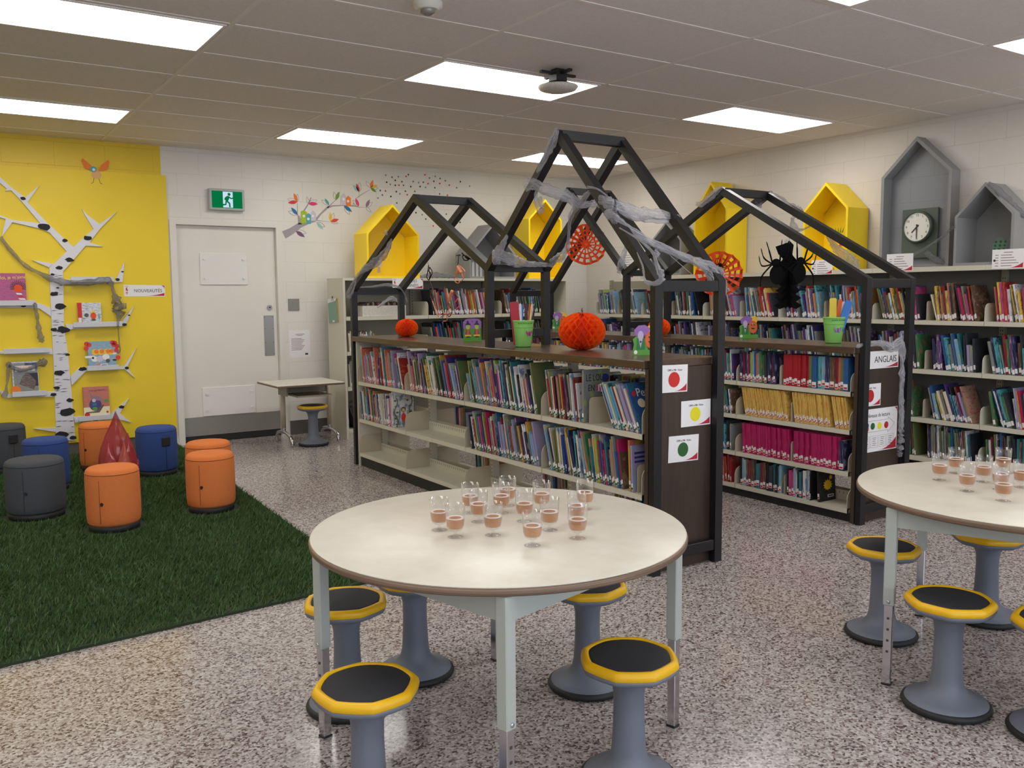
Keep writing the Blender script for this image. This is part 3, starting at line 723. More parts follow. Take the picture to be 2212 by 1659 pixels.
def run(place, origin, length, th=0.0, hts=(.2, .27), ths=(.006, .016), deps=(.135, .176), lean=(8, 15), pal=MIX, dot='dot_green', kind='picture book', vis=1.0, lead=.168, back=.0, fixed=None, group=6):
    """fill a shelf from its far (left) end; books lean towards that end in small groups of like lean"""
    s = lead*math.tan(R(lean[1]))+.002; a = R(rb.uniform(*lean)); cnt = 0; hp = .2
    while True:
        if cnt and rb.random() < 1/group:
            a2 = R(rb.uniform(*lean))
            if a2 > a: s += hp*(math.tan(a2)-math.tan(a))*1.04+.003
            a = a2
        t = rb.uniform(*ths); h = rb.uniform(*hts); d = rb.uniform(*deps); c = rb.choice(pal)
        if fixed: t, h, d, c = fixed(cnt, t, h, d, c)
        w_ = t/math.cos(a)+.0012
        if s+w_ > length: break
        p = Vector(origin)+DIRS[th]*(s+w_/2)+INW[th]*(back+rb.uniform(0, .016))
        add_book(p, th, t, h, d, a, c if c.startswith('series') else 'cover_'+c, dot, place, kind, vis)
        s += w_; hp = h; cnt += 1
    return s
def face_book(p, t, h, d, lean, cov, dot, place, kind, art, vis=3.0): add_book(Vector(p), 0.0, t, h, d, lean, 'cover_'+cov, dot, place, kind, vis, art)
xs = B1X0+.016
# centre bookcase, upper shelf (far to near), then the middle shelf
run('upper shelf far bay, centre bookcase', (xs, -.735, .695), .80, hts=(.185, .3), dot='dot_red', lean=(3, 20), pal=['red', 'white', 'sky', 'grey', 'pink', 'lilac', 'purple', 'blue', 'cream', 'coral', 'charcoal', 'teal', 'white', 'lilac'])
run('upper shelf second bay, centre bookcase', (xs, -1.575, .695), .82, hts=(.185, .295), dot='dot_red', lean=(12, 21), pal=MIX, group=8)
run('upper shelf third bay, centre bookcase', (xs, -2.435, .695), .82, hts=(.185, .3), lean=(12, 20))
face_w = run('upper shelf near bay, centre bookcase', (xs, -3.30, .695), .335, hts=(.2, .27), lean=(3, 14))
face_book((xs+.002, -3.66, .695), .016, .285, .181, 0, 'grey', 'dot_green', 'upper shelf near bay, centre bookcase', 'wide picture book', 'loup')
run('upper shelf near bay end, centre bookcase', (xs, -3.88, .695), .235, hts=(.235, .255), ths=(.007, .013), deps=(.165, .176), lean=(24, 27), lead=.02, pal=BLUE+['gold', 'cream', 'crimson'], group=30)
face_book((xs+.002, -4.118, .695), .012, .262, .186, R(25), 'blue', 'dot_green', 'upper shelf near bay end, centre bookcase', 'large picture book', 'petit')
e1 = run('middle shelf far bay, centre bookcase', (xs, -.735, .39), .38, hts=(.19, .268), dot='dot_red', lean=(6, 14), pal=['blue', 'navy', 'coral', 'cream', 'red', 'purple', 'green', 'white', 'sky', 'orange'])
face_book((xs+.002, -1.15, .39), .012, .24, .182, R(16), 'cream', 'dot_red', 'middle shelf far bay, centre bookcase', 'picture book', 'birds')
run('middle shelf far bay right part, centre bookcase', (xs, -1.17, .39), .13, hts=(.19, .262), dot='dot_red', lean=(3, 6), pal=['blue', 'pink', 'white', 'navy', 'purple', 'cream'])
face_book((xs+.002, -1.335, .39), .014, .268, .18, R(2), 'white', 'dot_red', 'middle shelf far bay right part, centre bookcase', 'large picture book', 'ronces')
run('middle shelf third bay, centre bookcase', (xs, -2.435, .39), .82, hts=(.18, .272), lean=(10, 19), pal=MIX+BLUE)
run('middle shelf near bay, centre bookcase', (xs, -3.30, .39), .70, hts=(.18, .27), lean=(8, 17), pal=MIX+BLUE)
face_book((xs+.002, -4.045, .39), .012, .26, .182, R(3), 'gold', 'dot_green', 'middle shelf near bay, centre bookcase', 'picture book', None)
face_book((xs+.002, -4.062, .39), .012, .235, .184, R(3), 'lilac', 'dot_green', 'middle shelf near bay, centre bookcase', 'picture book', 'sailor')
# the other side of the centre bookcase, glimpsed through it
for y0, ln in ((-1.0, .5), (-1.9, .45), (-2.6, .6), (-3.4, .7)):
    run('far side', (-.045, y0, .695), ln, hts=(.17, .25), deps=(.14, .17), lean=(3, 9), pal=MIX, vis=.12)
for y0, ln, z in ((-2.1, .3, .108), (-2.9, .35, .108), (-3.6, .45, .108), (-1.8, .2, .39)):
    run('far side', (-.045, y0, z), ln, hts=(.15, .2), deps=(.14, .17), lean=(3, 6), pal=MIX, vis=.12)
# right bookcase
xs = B2X0+.016
RD = 'dot_crimson'
def fx_top(i, t, h, d, c):
    seq = [('navy', .019), ('crimson', .014), ('navy', .016), ('purple', .012), ('red', .011), ('navy', .013), ('lime', .013), ('sky', .014), ('blue', .012), ('coral', .018), ('grey', .012), ('green', .017), ('green', .017), ('charcoal', .019), ('teal', .014)]
    c, t = seq[i % len(seq)]; return t, .185+.008*((i*5) % 4), .14, c
run('top shelf near bay left half, right bookcase', (xs, -3.25, .79), .31, lean=(1, 3), dot=RD, kind='hardback', fixed=fx_top)
def fx_red(i, t, h, d, c):
    if i < 9: return .0215, .2, .15, 'series_red'
    seq = [('olive', .02), ('blue', .032), ('turquoise', .026), ('sky', .03), ('navy', .032), ('brown', .03), ('crimson', .022), ('coral', .022)]
    c, t = seq[(i-9) % 8]; return t, .2+.006*((i*3) % 3), .15, c
run('top shelf near bay right half, right bookcase', (xs, -3.61, .79), .50, lean=(0, 1), dot=RD, kind='hardback', fixed=fx_red)
run('top shelf third bay, right bookcase', (xs, -2.55, .79), .66, hts=(.17, .215), deps=(.13, .15), lean=(1, 4), dot=RD, pal=DARK+BLUE, kind='hardback', vis=.5)
run('top shelf second bay, right bookcase', (xs, -1.46, .79), .85, hts=(.17, .215), ths=(.012, .022), deps=(.13, .15), lean=(3, 8), pal=['purple', 'white', 'teal', 'crimson', 'blue', 'navy', 'yellow', 'sky', 'lilac', 'charcoal', 'pink'], kind='paperback', vis=.16)
run('top shelf far bay, right bookcase', (xs, -.58, .79), .84, hts=(.17, .21), ths=(.012, .022), deps=(.13, .15), lean=(3, 8), kind='paperback', vis=.1)
def fx_y(i, t, h, d, c): return .0102, .193+.003*((i*7) % 3)/3, .145, 'series_yellow'
run('second shelf left half, right bookcase', (xs, -3.285, .56), .385, lean=(11, 12), lead=.1, dot=RD, kind='yellow series paperback', fixed=fx_y, group=99)
run('second shelf right half, right bookcase', (xs, -3.70, .56), .29, lean=(8, 9), lead=.1, dot=RD, kind='yellow series paperback', fixed=fx_y, group=99)
run('second shelf right end, right bookcase', (xs, -4.0, .56), .118, lean=(10, 11), lead=.05, dot=RD, kind='yellow series paperback', fixed=fx_y, group=99)
run('second shelf third bay, right bookcase', (xs, -2.8, .56), .40, hts=(.16, .19), deps=(.13, .15), lean=(6, 12), dot=RD, pal=DARK, kind='paperback', vis=.4)
def fx_p(i, t, h, d, c): return .0154, .2, .145, 'series_pink'
run('third shelf left half, right bookcase', (xs, -3.285, .305), .395, lean=(2, 3), dot=RD, kind='pink series paperback', fixed=fx_p, group=99)
def fx_p2(i, t, h, d, c): return (.0192, .2, .145, 'series_pink') if i < 17 else (.03, .185, .14, 'navy')
run('third shelf right half, right bookcase', (xs, -3.705, .305), .41, lean=(0, 1), dot=RD, kind='pink series paperback', fixed=fx_p2, group=99)
run('third shelf third bay, right bookcase', (xs, -2.8, .305), .40, hts=(.16, .2), deps=(.13, .15), lean=(1, 4), dot=RD, pal=DARK+BLUE, kind='paperback', vis=.4)
run('bottom shelf near bay left half, right bookcase', (xs, -3.27, .08), .36, hts=(.165, .19), ths=(.012, .03), deps=(.13, .15), lean=(0, 2), dot=RD, pal=['charcoal', 'black', 'navy', 'tan', 'crimson', 'teal', 'charcoal', 'brown', 'sky'], kind='novel')
run('bottom shelf near bay middle, right bookcase', (xs, -3.66, .08), .20, hts=(.15, .19), ths=(.008, .022), deps=(.13, .15), lean=(0, 3), dot=RD, pal=['charcoal', 'black', 'crimson', 'sky', 'pink', 'white', 'teal', 'tan'], kind='novel')
face_book((xs+.004, -3.915, .08), .014, .19, .16, R(4), 'black', RD, 'bottom shelf near bay, right bookcase', 'black picture book', 'star')
run('bottom shelf third bay, right bookcase', (xs, -2.8, .08), .40, hts=(.165, .19), deps=(.13, .15), lean=(3, 8), dot=RD, pal=['red', 'crimson', 'series_red' if 0 else 'red', 'coral'], kind='paperback', vis=.4)
# right wall: four levels
xs = 3.312
for i in range(6):
    y0, y1 = RB[i], RB[i+1]; mid_ = (y0+y1)/2
    bay = ('far corner', 'second', 'third', 'fourth', 'fifth', 'sixth')[i]
    pal = ([MIX, DARK+['green', 'olive', 'red'], MIX+WARM, BLUE+['red', 'white', 'orange'], WARM+DARK+['purple', 'blue'], WARM+['blue', 'green', 'pink']])[i]
    for nm, a, b in (('left', y0-.03, mid_+.035), ('right', mid_-.03, y1+.05)):
        run('top shelf %s bay %s half, wall shelving' % (bay, nm), (xs, a, 1.16), a-b, hts=(.2, .29), ths=(.006, .02), deps=(.16, .21), lean=(6, 17), pal=pal, kind='album', dot='', vis=.8 if i else .6)
    for nm, a, b in (('left', y0-.03, mid_+.035), ('right', mid_-.03, y1+.05)):
        v2 = 1.0 if i >= 4 else .35
        run('second shelf %s bay %s half, wall shelving' % (bay, nm), (xs, a, .775), a-b, hts=(.2, .30) if i >= 4 else (.25, .33), ths=(.007, .022), deps=(.16, .21), lean=(4, 14), pal=DARK+BLUE+['white', 'red'], kind='album', dot='', vis=v2)
    if i >= 3:
        for nm, a, b in (('left', y0-.03, mid_+.035), ('right', mid_-.03, y1+.05)):
            v2 = 1.0 if i >= 4 else .5
            run('third shelf %s bay %s half, wall shelving' % (bay, nm), (xs, a, .388), a-b, hts=(.2, .3), ths=(.007, .022), deps=(.16, .21), lean=(8, 20), pal=MIX+DARK, kind='album', dot='', vis=v2)
            run('bottom shelf %s bay %s half, wall shelving' % (bay, nm), (xs, a, .08), a-b, hts=(.2, .27), ths=(.006, .018), deps=(.16, .21), lean=(2, 8), pal=DARK+['white', 'grey', 'brown'], kind='album', dot='', vis=v2*.6)
# back wall shelving
for a, b, z, pal, v2 in ((1.10, 1.90, 1.185, MIX+WARM, .8), (1.99, 2.55, 1.185, DARK+['sky', 'red', 'white'], .5), (1.0+.09, 1.66, .847, ['coral', 'green', 'teal', 'navy', 'blue', 'sky', 'blue', 'grey', 'red', 'black'], .8), (1.99, 2.6, .847, DARK, .25)):
    run('%s shelf %s bay, back shelving' % ('top' if z > 1 else 'second', 'middle' if a < 1.9 else 'right'), (a, KY0+.03, z), b-a, th=PI/2, hts=(.2, .28), ths=(.008, .02), deps=(.18, .22), lean=(6, 13), pal=pal, kind='album', dot='', vis=v2)
run('second shelf left end, back shelving', (.19, KY0+.03, .503), .35, th=PI/2, hts=(.2, .27), ths=(.006, .012), deps=(.2, .22), lean=(2, 5), pal=['tan', 'cream', 'grey', 'white'], kind='magazine', dot='', vis=.3)
run('second shelf left end, back shelving', (.19, KY0+.03, .847), .3, th=PI/2, hts=(.16, .2), ths=(.006, .012), deps=(.2, .22), lean=(2, 5), pal=['tan', 'cream', 'grey', 'white'], kind='magazine', dot='', vis=.3)
run('bottom shelf left end, back shelving', (.19, KY0+.03, .09), .4, th=PI/2, hts=(.2, .27), ths=(.01, .02), deps=(.2, .22), lean=(20, 24), pal=['black', 'charcoal', 'brown', 'grey'], kind='album', dot='', vis=.3)

def book_shapes(t, h, d):
    """cover (spine and two boards), pages, spine label; spine at x = 0 facing -x"""
    c = []; k = .0012 if t > .009 else .0008
    cover = lambda m: m.box(0, k*1.6, -t/2, t/2, 0, h).box(k*1.6, d, -t/2, -t/2+k, 0, h).box(k*1.6, d, t/2-k, t/2, 0, h)
    pages = lambda m: m.box(k*1.6, d-.003, -t/2+k, t/2-k, .003, h-.003)
    return cover, pages
def spine_marks(m, t, h, dot, z0):
    m.mat('label_white').box(-.0006, 0, -t*.46, t*.46, z0, z0+.034)
    if dot:
        if dot == 'dot_green': m.mat('dot_green').box(-.0010, -.0006, -t*.46, t*.46, z0+.002, z0+.013)
        else: m.mat(dot).disc(0, 0, 0, 0, 0) if 0 else m.mat(dot).box(-.0010, -.0006, -t*.36, t*.36, z0+.004, z0+.004+min(.011, t*.8))
    return m
def area(b):
    p = b['p']+Vector((0, 0, b['h']/2)); v = CAM-p; dist = v.length; v.normalize()
    n = Vector((-1, 0, 0)) if b['th'] == 0 else Vector((0, -1, 0))
    c = Vector((0, -1, 0)) if b['th'] == 0 else Vector((1, 0, 0))
    return b['vis']*b['h']*(b['t']*abs(n.dot(v))+(.25*b['d'] if b['art'] else .012)*abs(c.dot(v)))/dist**2
order = sorted(range(len(BK)), key=lambda i: -area(BK[i]))
single = set(order[:300])
ORD = lambda n: 'leftmost' if n == 1 else '%d%s from left' % (n, 'th' if 10 < n % 100 < 14 else {1: 'st', 2: 'nd', 3: 'rd'}.get(n % 10, 'th'))
count = {}
rest = MB()
def placed(b, z=None):
    a = b['lean']; p = b['p']
    return Matrix.Translation((p.x, p.y, p.z+b['t']/2*math.sin(a)+.0005)) @ Matrix.Rotation(b['th'], 4, 'Z') @ Matrix.Rotation(-a, 4, 'X')
ART = {}
ART_LABEL = dict(loup='wide grey picture book titled LE LOUP EN facing out, upper shelf, centre bookcase', petit='blue picture book titled Petit leaning at the near end, upper shelf, centre bookcase',
    ronces='white picture book with curling green vines on its cover, middle shelf, centre bookcase', birds='cream picture book with birds and green hills on its cover, middle shelf, centre bookcase',
    star='black book with a yellow star shape facing out, bottom shelf, right bookcase', sailor='pale lilac picture book facing out at the near end, middle shelf, centre bookcase')
for i, b in enumerate(BK):
    count[b['place']] = count.get(b['place'], 0)+1; n = count[b['place']]
    cover, pages = book_shapes(b['t'], b['h'], b['d'])
    zl = .006+(i*37 % 5)*.004
    if i in single:
        cn = b['cov'].split('_')[1]
        cn = {'sky': 'light blue', 'hotpink': 'bright pink', 'lilac': 'pale lilac'}.get(cn, cn)
        kind = b['kind'] if cn in b['kind'] else cn+' '+b['kind']
        o = cover(mb(b['cov'])).build('book')
        o.matrix_world = placed(b)
        g_ = b['place'].split(',')[-1].strip()
        tag(o, ART_LABEL.get(b['art']) or '%s, %s, %s' % (kind, ORD(n), b['place']), 'book', 'books on the '+g_)
        pages(mb('page_edge')).build('page_block', o)
        spine_marks(MB(), b['t'], b['h'], b['dot'], zl).build('spine_label', o)
        if b['art']: ART[b['art']] = (o, b)
    else:
        m = MB(); cover(m.mat(b['cov'])); pages(m.mat('page_edge')); spine_marks(m, b['t'], b['h'], b['dot'], zl)
        M4 = placed(b); off = len(rest.v)
        rest.v.extend(tuple(M4 @ Vector(v)) for v in m.v)
        remap = []
        for nm in m.mats:
            if nm not in rest.mats: rest.mats.append(nm)
            remap.append(rest.mats.index(nm))
        rest.f.extend(tuple(k+off for k in f_) for f_ in m.f); rest.mi.extend(remap[k] for k in m.mi); rest.sm.extend(m.sm)
r0 = Vector((2.6, -2.0, .08)); rest.v = [(x-r0.x, y-r0.y, z-r0.z) for x, y, z in rest.v]
tag(rest.build('shelved_books', None, r0), 'all the smaller and farther books filling the wall shelves and shelf backs', 'books', kind='stuff')
# covers that face the camera: pictures and titles
def cover_art(key):
    o, b = ART[key]; y = -b['t']/2-.0006
    return o, y, b['d'], b['h']
def at_cover(o, y, m, nm, x, z): return m.build(nm, o, (x, y, z), FACE_Y)
if 'loup' in ART:
    o, y, d, h = cover_art('loup')
    text_mesh('title', 'LE LOUP', .052, 'ink', o, (.085, y, h-.045), FACE_Y, wide=.72)
    text_mesh('title', 'EN', .05, 'ink', o, (.052, y, h-.1), FACE_Y, wide=.75)
    m = MB()
    for k in range(9): m.mat('decal_pink' if k % 2 == 0 else 'paper_white').box(.0+k*.009, .0085+k*.009, -.025+abs(k-4)*.002, .018, 0, .0006)
    at_cover(o, y, m, 'striped_scarf', .09, h-.1); at_cover(o, y, mb('dot_blue').disc(0, 0, .024, 0, .0006, 20), 'round_badge', .15, h-.05)
    at_cover(o, y, mb('ink').prism([(0, 0), (.03, .03), (.035, .012), (.06, .04), (.05, -.01)], 0, .0006), 'picture', .115, h-.13)
if 'petit' in ART:
    o, y, d, h = cover_art('petit')
    text_mesh('title', 'Petit', .062, 'label_white', o, (.098, y, h-.055), FACE_Y, wide=.95)
    at_cover(o, y, mb('stick_cream').disc(0, 0, .024, 0, .0006, 20).mat('dot_red').prism([(-.05, .05), (-.03, .07), (-.02, .05), (-.035, .035)], 0, .0006).mat('ink').disc(.06, -.045, .05, 0, .0005, 20, 1.2).mat('label_white').disc(.06, -.05, .036, .0005, .0009, 20, 1.0), 'picture', .06, h-.11)
if 'ronces' in ART:
    o, y, d, h = cover_art('ronces')
    text_mesh('title', 'SIMONE SOUS', .024, 'ink_grey', o, (.09, y, h-.035), FACE_Y, wide=.85); text_mesh('title', 'LES RONCES', .024, 'ink_grey', o, (.09, y, h-.06), FACE_Y, wide=.85)
    m = mb('cover_olive'); rr = random.Random(4)
    for sx in (-1, 1):
        pts = [(.062*sx+.014*math.sin(k*.9), -.12+.022*k, .001) for k in range(11)]
        m.tube(smooth_line(pts, 4), .005, 6, up=Vector((0, 0, 1)))
        for k in range(5): m.disc(.048*sx+rr.uniform(-.022, .022), -.1+k*.045, .011, 0, .0008, 12, .7)
    m.mat('cover_brown').disc(0, .01, .02, 0, .0008, 16).mat('decal_skin').disc(0, .006, .013, .0008, .0012, 16).mat('decal_red').disc(0, -.05, .02, 0, .0008, 16, 1.6)
    at_cover(o, y, m, 'picture', .09, h*.45)
if 'birds' in ART:
    o, y, d, h = cover_art('birds')
    at_cover(o, y, mb('deep_green').disc(.03, -.06, .05, 0, .0006, 20, .8).mat('leaf_green').disc(-.02, -.09, .045, 0, .0005, 20, .6).mat('ink').disc(-.03, .04, .014, 0, .0006, 14, 1.6).mat('decal_blue').disc(.03, .05, .014, 0, .0006, 14, 1.5).mat('decal_orange').disc(.01, -.03, .02, .0006, .001, 14, .5), 'picture', .09, .13)
if 'star' in ART:
    o, y, d, h = cover_art('star')
    st = [((.046 if k % 2 == 0 else .032)*math.cos(PI*k/12), (.046 if k % 2 == 0 else .032)*math.sin(PI*k/12)*.8) for k in range(24)]
    at_cover(o, y, mb('sun_yellow').prism(st, 0, .0006).disc(.03, .045, .014, 0, .0006, 14), 'picture', .085, .1)
    at_cover(o, y, mb('label_white').box(-.03, .03, -.009, .009, 0, .0006).mat('ink').box(-.022, .022, -.004, .004, .0006, .0009), 'barcode_label', .11, .03)
if 'sailor' in ART:
    o, y, d, h = cover_art('sailor')
    m = mb('dot_blue')
    for k in range(3): m.box(-.08, .07-.02*k, .06-.022*k, .071-.022*k, 0, .0005)
    at_cover(o, y, m.mat('cover_brown').prism([(-.07, -.06), (-.05, -.02), (-.02, -.05)], 0, .0006), 'picture', .095, .13)
# magazine bin, tan bookends and upright dividers
bn = thing('storage_bin', 'white woven storage bin on the back shelving left bay', 'bin', (.585, .75, 1.185))
mb('bin_white').box(-.235, .235, -.12, -.112, .001, .105).box(-.235, .235, .112, .12, .001, .105).box(-.235, -.227, -.112, .112, .001, .105).box(.227, .235, -.112, .112, .001, .105).box(-.227, .227, -.112, .112, .001, .008).build('tub', bn)
m = MB(); m.mat('cover_brown')
for k in range(30): m.mat(['cover_brown', 'cover_black', 'cover_charcoal', 'cover_tan'][k % 4]).box(-.21+k*.014, -.199+k*.014, -.09, .09, .009, .125+(k*7 % 5)*.004)
m.build('stored_booklets', bn)
def bookend(x, y, z, label, g_, w=.1, hh=.14):
    t_ = thing('bookend', label, 'bookend', (x, y, z), group=g_)
    pts = [(0, 0), (w, 0), (w, hh-.02), (w-.006, hh-.006), (w-.02, hh), (.02, hh), (.006, hh-.006), (0, hh-.02)]
    mb('tan_metal').prism_y(pts, -.001, .001).build('upright_plate', t_); mb('tan_metal').box(0, w, .001, .03, 0, .0012).build('foot_plate', t_)
for i in range(5):
    mid_ = (RB[i]+RB[i+1])/2
    bookend(3.316, mid_, 1.161, 'tan metal bookend on the top wall shelf, %s along from the corner' % ('first', 'second', 'third', 'fourth', 'fifth')[i], 'bookends on the wall shelving', .11, .15)
    if i == 4:
        bookend(3.316, mid_, .776, 'tan metal bookend on the second wall shelf at right', 'bookends on the wall shelving', .11, .15)
        bookend(3.316, mid_, .389, 'tan metal bookend on the third wall shelf at right', 'bookends on the wall shelving', .11, .15)
for y, z, w_, lab in ((-3.592, .79, 'top shelf', 'between thin books and the red series'), (-3.688, .56, 'second shelf', 'between the two yellow series rows'), (-3.694, .305, 'third shelf', 'between the two pink series rows'), (-3.645, .08, 'bottom shelf', 'among the dark novels')):
    bookend(B2X0+.02, y, z+.0005, 'tan bookend %s, right bookcase %s' % (lab, w_), 'bookends on the right bookcase', .1, .13)
bookend(B1X0+.03, -3.70, .6955, 'tan bookend behind the grey wolf picture book, centre bookcase', 'bookends on the centre bookcase', .17, .14)
bookend(B1X0+.03, -4.085, .3905, 'tan bookend at the near end of the centre bookcase middle shelf', 'bookends on the centre bookcase', .15, .14)

# ------------------------------------------------------------------ flat paper things
def card(name, label, cat, loc, rot, w, h, group=None, lines=(), swoosh=True, logo=False, tilt=0.0, corner=False):
    """paper card in local XY facing local +Z; lines = (x0, x1, y) strips of illegible print"""
    t_ = thing(name, label, cat, loc, (Matrix.Rotation(0, 3, 'X') and rot), group)
    m = mb('paper_white').box(-w/2, w/2, -h/2, h/2, 0, .0012)
    for x0, x1, y in lines: m.mat('ink_brown').box(x0, x1, y-.0022, y+.0022, .0012, .0015)
    m.build('sheet', t_, rot=(0, 0, tilt))
    e = .0014
    if swoosh:
        k = min(w, h)
        pts = [(w*.0, -h/2+.006), (w/2-.006, -h/2+.006), (w/2-.006, -h/2+.006+k*.26)]+[(w/2-.006-(w*.5-.006)*u, -h/2+.006+k*.26*(1-u)**2.2) for u in (.12, .25, .4, .6, .8)]
        mb('brand_red').prism(pts, e, e+.0004).build('red_swoosh', t_, rot=(0, 0, tilt))
    if corner: mb('brand_red').prism([(w/2-.03, h/2-.003), (w/2-.003, h/2-.003), (w/2-.003, h/2-.035), (w/2-.009, h/2-.018)], e, e+.0004).build('red_corner', t_, rot=(0, 0, tilt))
    if logo:
        m = mb('ink_grey').box(-w/2+.01, -w/2+.04, h/2-.012, h/2-.008, e, e+.0003)
        m.mat('dot_red').prism([(-w/2+.018, .028), (-w/2+.034, .03), (-w/2+.026, .018), (-w/2+.036, .008), (-w/2+.03, -.004), (-w/2+.016, .006)], e, e+.0004)
        m.box(-w/2+.017, -w/2+.022, -.03, -.012, e, e+.0004).box(-w/2+.026, -w/2+.031, -.032, -.012, e, e+.0004).box(-w/2+.016, -w/2+.032, -.014, -.01, e, e+.0004)
        m.build('logo', t_)
    return t_
def circle_card(label, loc, rot, w, h, dot, tilt):
    t_ = card('level_card', label, 'sign', loc, rot, w, h, 'reading level cards', (), True, False, tilt)
    mb(dot).disc(-.005, -.005, .036 if h < .134 else .038, .0014, .002, 40).build('coloured_circle', t_)
    text_mesh('title', 'CBME et MBI – Fiction', .0135, 'ink', t_, (0, h/2-.026, .0014), (0, 0, tilt), wide=.8)
    return t_
EP = -4.1965
circle_card('white card with a red circle, top of the centre bookcase end', (-.149, EP, .966), FACE_Y, .174, .136, 'dot_red', R(-1))
circle_card('white card with a yellow circle on the centre bookcase end', (.0, EP, .783), FACE_Y, .206, .131, 'dot_yellow', R(0))
circle_card('white card with a green circle on the centre bookcase end', (-.083, EP, .61), FACE_Y, .207, .133, 'dot_green', R(-1.5))
EP2 = -4.1815
circle_card('white card with a crimson circle below the ANGLAIS sign', (1.47, EP2, .77), FACE_Y, .2, .134, 'dot_crimson', 0)
a = card('shelf_sign', 'white sign reading ANGLAIS on the right bookcase end', 'sign', (1.573, EP2, .979), FACE_Y, .33, .105, 'lettered shelf signs', (), True, True)
text_mesh('lettering', 'ANGLAIS', .056, 'ink', a, (.035, 0, .0014), wide=.98)
nv = card('level_chart', 'white chart reading Niveaux de lecture with coloured dots and an arrow', 'chart', (1.568, EP2, .553), FACE_Y, .36, .262, None, (), True, False, 0, True)
text_mesh('lettering', 'Niveaux de lecture', .034, 'ink', nv, (-.01, .09, .0014), wide=.86)
for nm, x, y in (('dot_red', -.128, .012), ('dot_blue', -.128, .032), ('dot_green', -.068, .026), ('dot_yellow', 0.0, .024), ('dot_crimson', .068, .024)):
    z = .0016 if nm == 'dot_red' else .002
    mb(nm).disc(x, y, .021, z, z+.0004, 28).build('level_dot', nv)
m = mb('ink_grey')
for p, q in (((-.15, .058), (.085, .058)), ((.085, .058), (.085, .072)), ((.085, .072), (.155, .03)), ((.155, .03), (.085, -.022)), ((.085, -.022), (.085, -.008)), ((.085, -.008), (-.15, -.008))):
    m.tube([(p[0], p[1], .0015), (q[0], q[1], .0015)], .0009, 4)
m.build('arrow_outline', nv)
m = mb('ink_grey'); m2 = mb('ink_brown')
for k in range(4):
    x = -.128+k*.08
    for p, q in (((x-.033, -.035), (x+.033, -.035)), ((x+.033, -.035), (x+.033, -.105)), ((x+.033, -.105), (x-.033, -.105)), ((x-.033, -.105), (x-.033, -.035))): m.tube([(p[0], p[1], .0015), (q[0], q[1], .0015)], .0007, 4)
    for j in range(5): m2.box(x-.02+.003*(j % 2), x+.02-.004*(j % 3), -.049-j*.011, -.046-j*.011, .0012, .0015)
m.build('column_boxes', nv); m2.build('small_print', nv)
CL = lambda w, n, y0: [(-w*.22, w*(.12+.07*((k*5) % 4)), y0-k*.019) for k in range(n)]+[(-w*.4, -w*.3, y0-k*.019) for k in range(n)]
for lab, y, z, w_, h_ in (('white subject card under the yellow toadstool box, half hidden by a rafter', -2.437, 1.602, .219, .125), ('white subject card on the cap edge below the clock', -3.171, 1.616, .229, .138), ('white subject card on the cap edge below the rightmost grey house', -4.017, 1.613, .226, .138)):
    c_ = card('subject_card', lab, 'sign', (3.2838, y, z), FACE_X, w_, h_, 'subject cards on the wall shelving', [(-.03, .035, h_*.34)]+CL(w_, 5, h_*.2), True)
    mb('ink').disc(-w_*.42, -.01, .009, .0014, .0018, 10).build('small_picture', c_)
bs = card('shelf_sign', 'white sign reading BANDES DESSINÉES behind the far rafter', 'sign', (.832, .5985, 1.505), FACE_Y, .34, .104, 'lettered shelf signs', (), True, True, 0, True)
text_mesh('lettering', 'BANDES', .04, 'ink', bs, (.03, .025, .0014), wide=.95); text_mesh('lettering', 'DESSINÉES', .04, 'ink', bs, (.03, -.02, .0014), wide=.95)
nv2 = card('shelf_sign', 'white sign reading NOUVEAUTÉS on the yellow tree wall', 'sign', (-1.529, 1.1995, 1.449), FACE_Y, .352, .103, 'lettered shelf signs', (), True, True, R(-.5), True)
text_mesh('lettering', 'NOUVEAUTÉS', .041, 'ink', nv2, (.03, -.002, .0014), wide=.93)
nt = card('wall_notice', 'white printed notice sheet on the wall beside the door', 'notice', (-.077, 1.2195, .914), FACE_Y, .214, .274, None, [(-.045, .05, .095), (-.03, .03, .083)]+[(-.09, .02+.03*((k*3) % 4)/3, .05-k*.014) for k in range(9)], False)
mb('ink').box(.052, .082, -.115, -.097, .0013, .0017).build('logo', nt)
PW = 3.5975
for lab, y, z, w_, h_ in (('white printed list on the right wall near the corner, behind the orange web lantern', .47, 1.72, .22, .3), ('white printed list on the right wall between two rafters', .13, 1.77, .26, .22), ('white paper on the right wall just above the far wall shelf', .10, 1.58, .26, .1)):
    card('wall_list', lab, 'notice', (PW, y, z), FACE_X, w_, h_, 'printed lists on the right wall', [(-w_*.3, w_*.2+.02*(k % 3), h_*.36-k*.026) for k in range(int(h_/.032))], True)

# ------------------------------------------------------------------ exit sign, wall plate, clipboard
ex = thing('exit_sign', 'green and white running figure exit sign above the door', 'exit sign', (-.762, WALL_Y, 2.30), FACE_Y)
mb('sign_case').bbox(-.166, .166, -.1, .1, 0, .055, .006).build('case', ex)
mb('exit_green').box(-.142, .142, -.078, .078, .055, .057).build('green_panel', ex)
mb('exit_white').box(-.04, .052, -.073, .073, .057, .058).build('doorway_panel', ex)
m = mb('exit_green').disc(.018, .05, .014, .058, .0592, 18)
for pts, w_ in ((((.012, .03), (-.008, -.012)), .014), (((.012, .03), (.034, .012), (.054, .016)), .006), (((.008, .028), (-.014, .02), (-.024, -.002)), .006), (((-.006, -.012), (.02, -.034), (.022, -.07)), .0075), (((-.01, -.012), (-.016, -.046), (-.05, -.05)), .0075)):
    m.tube([(x, y, .0585) for x, y in pts], w_, 8, up=Vector((0, 0, 1)))
m.build('running_figure', ex)
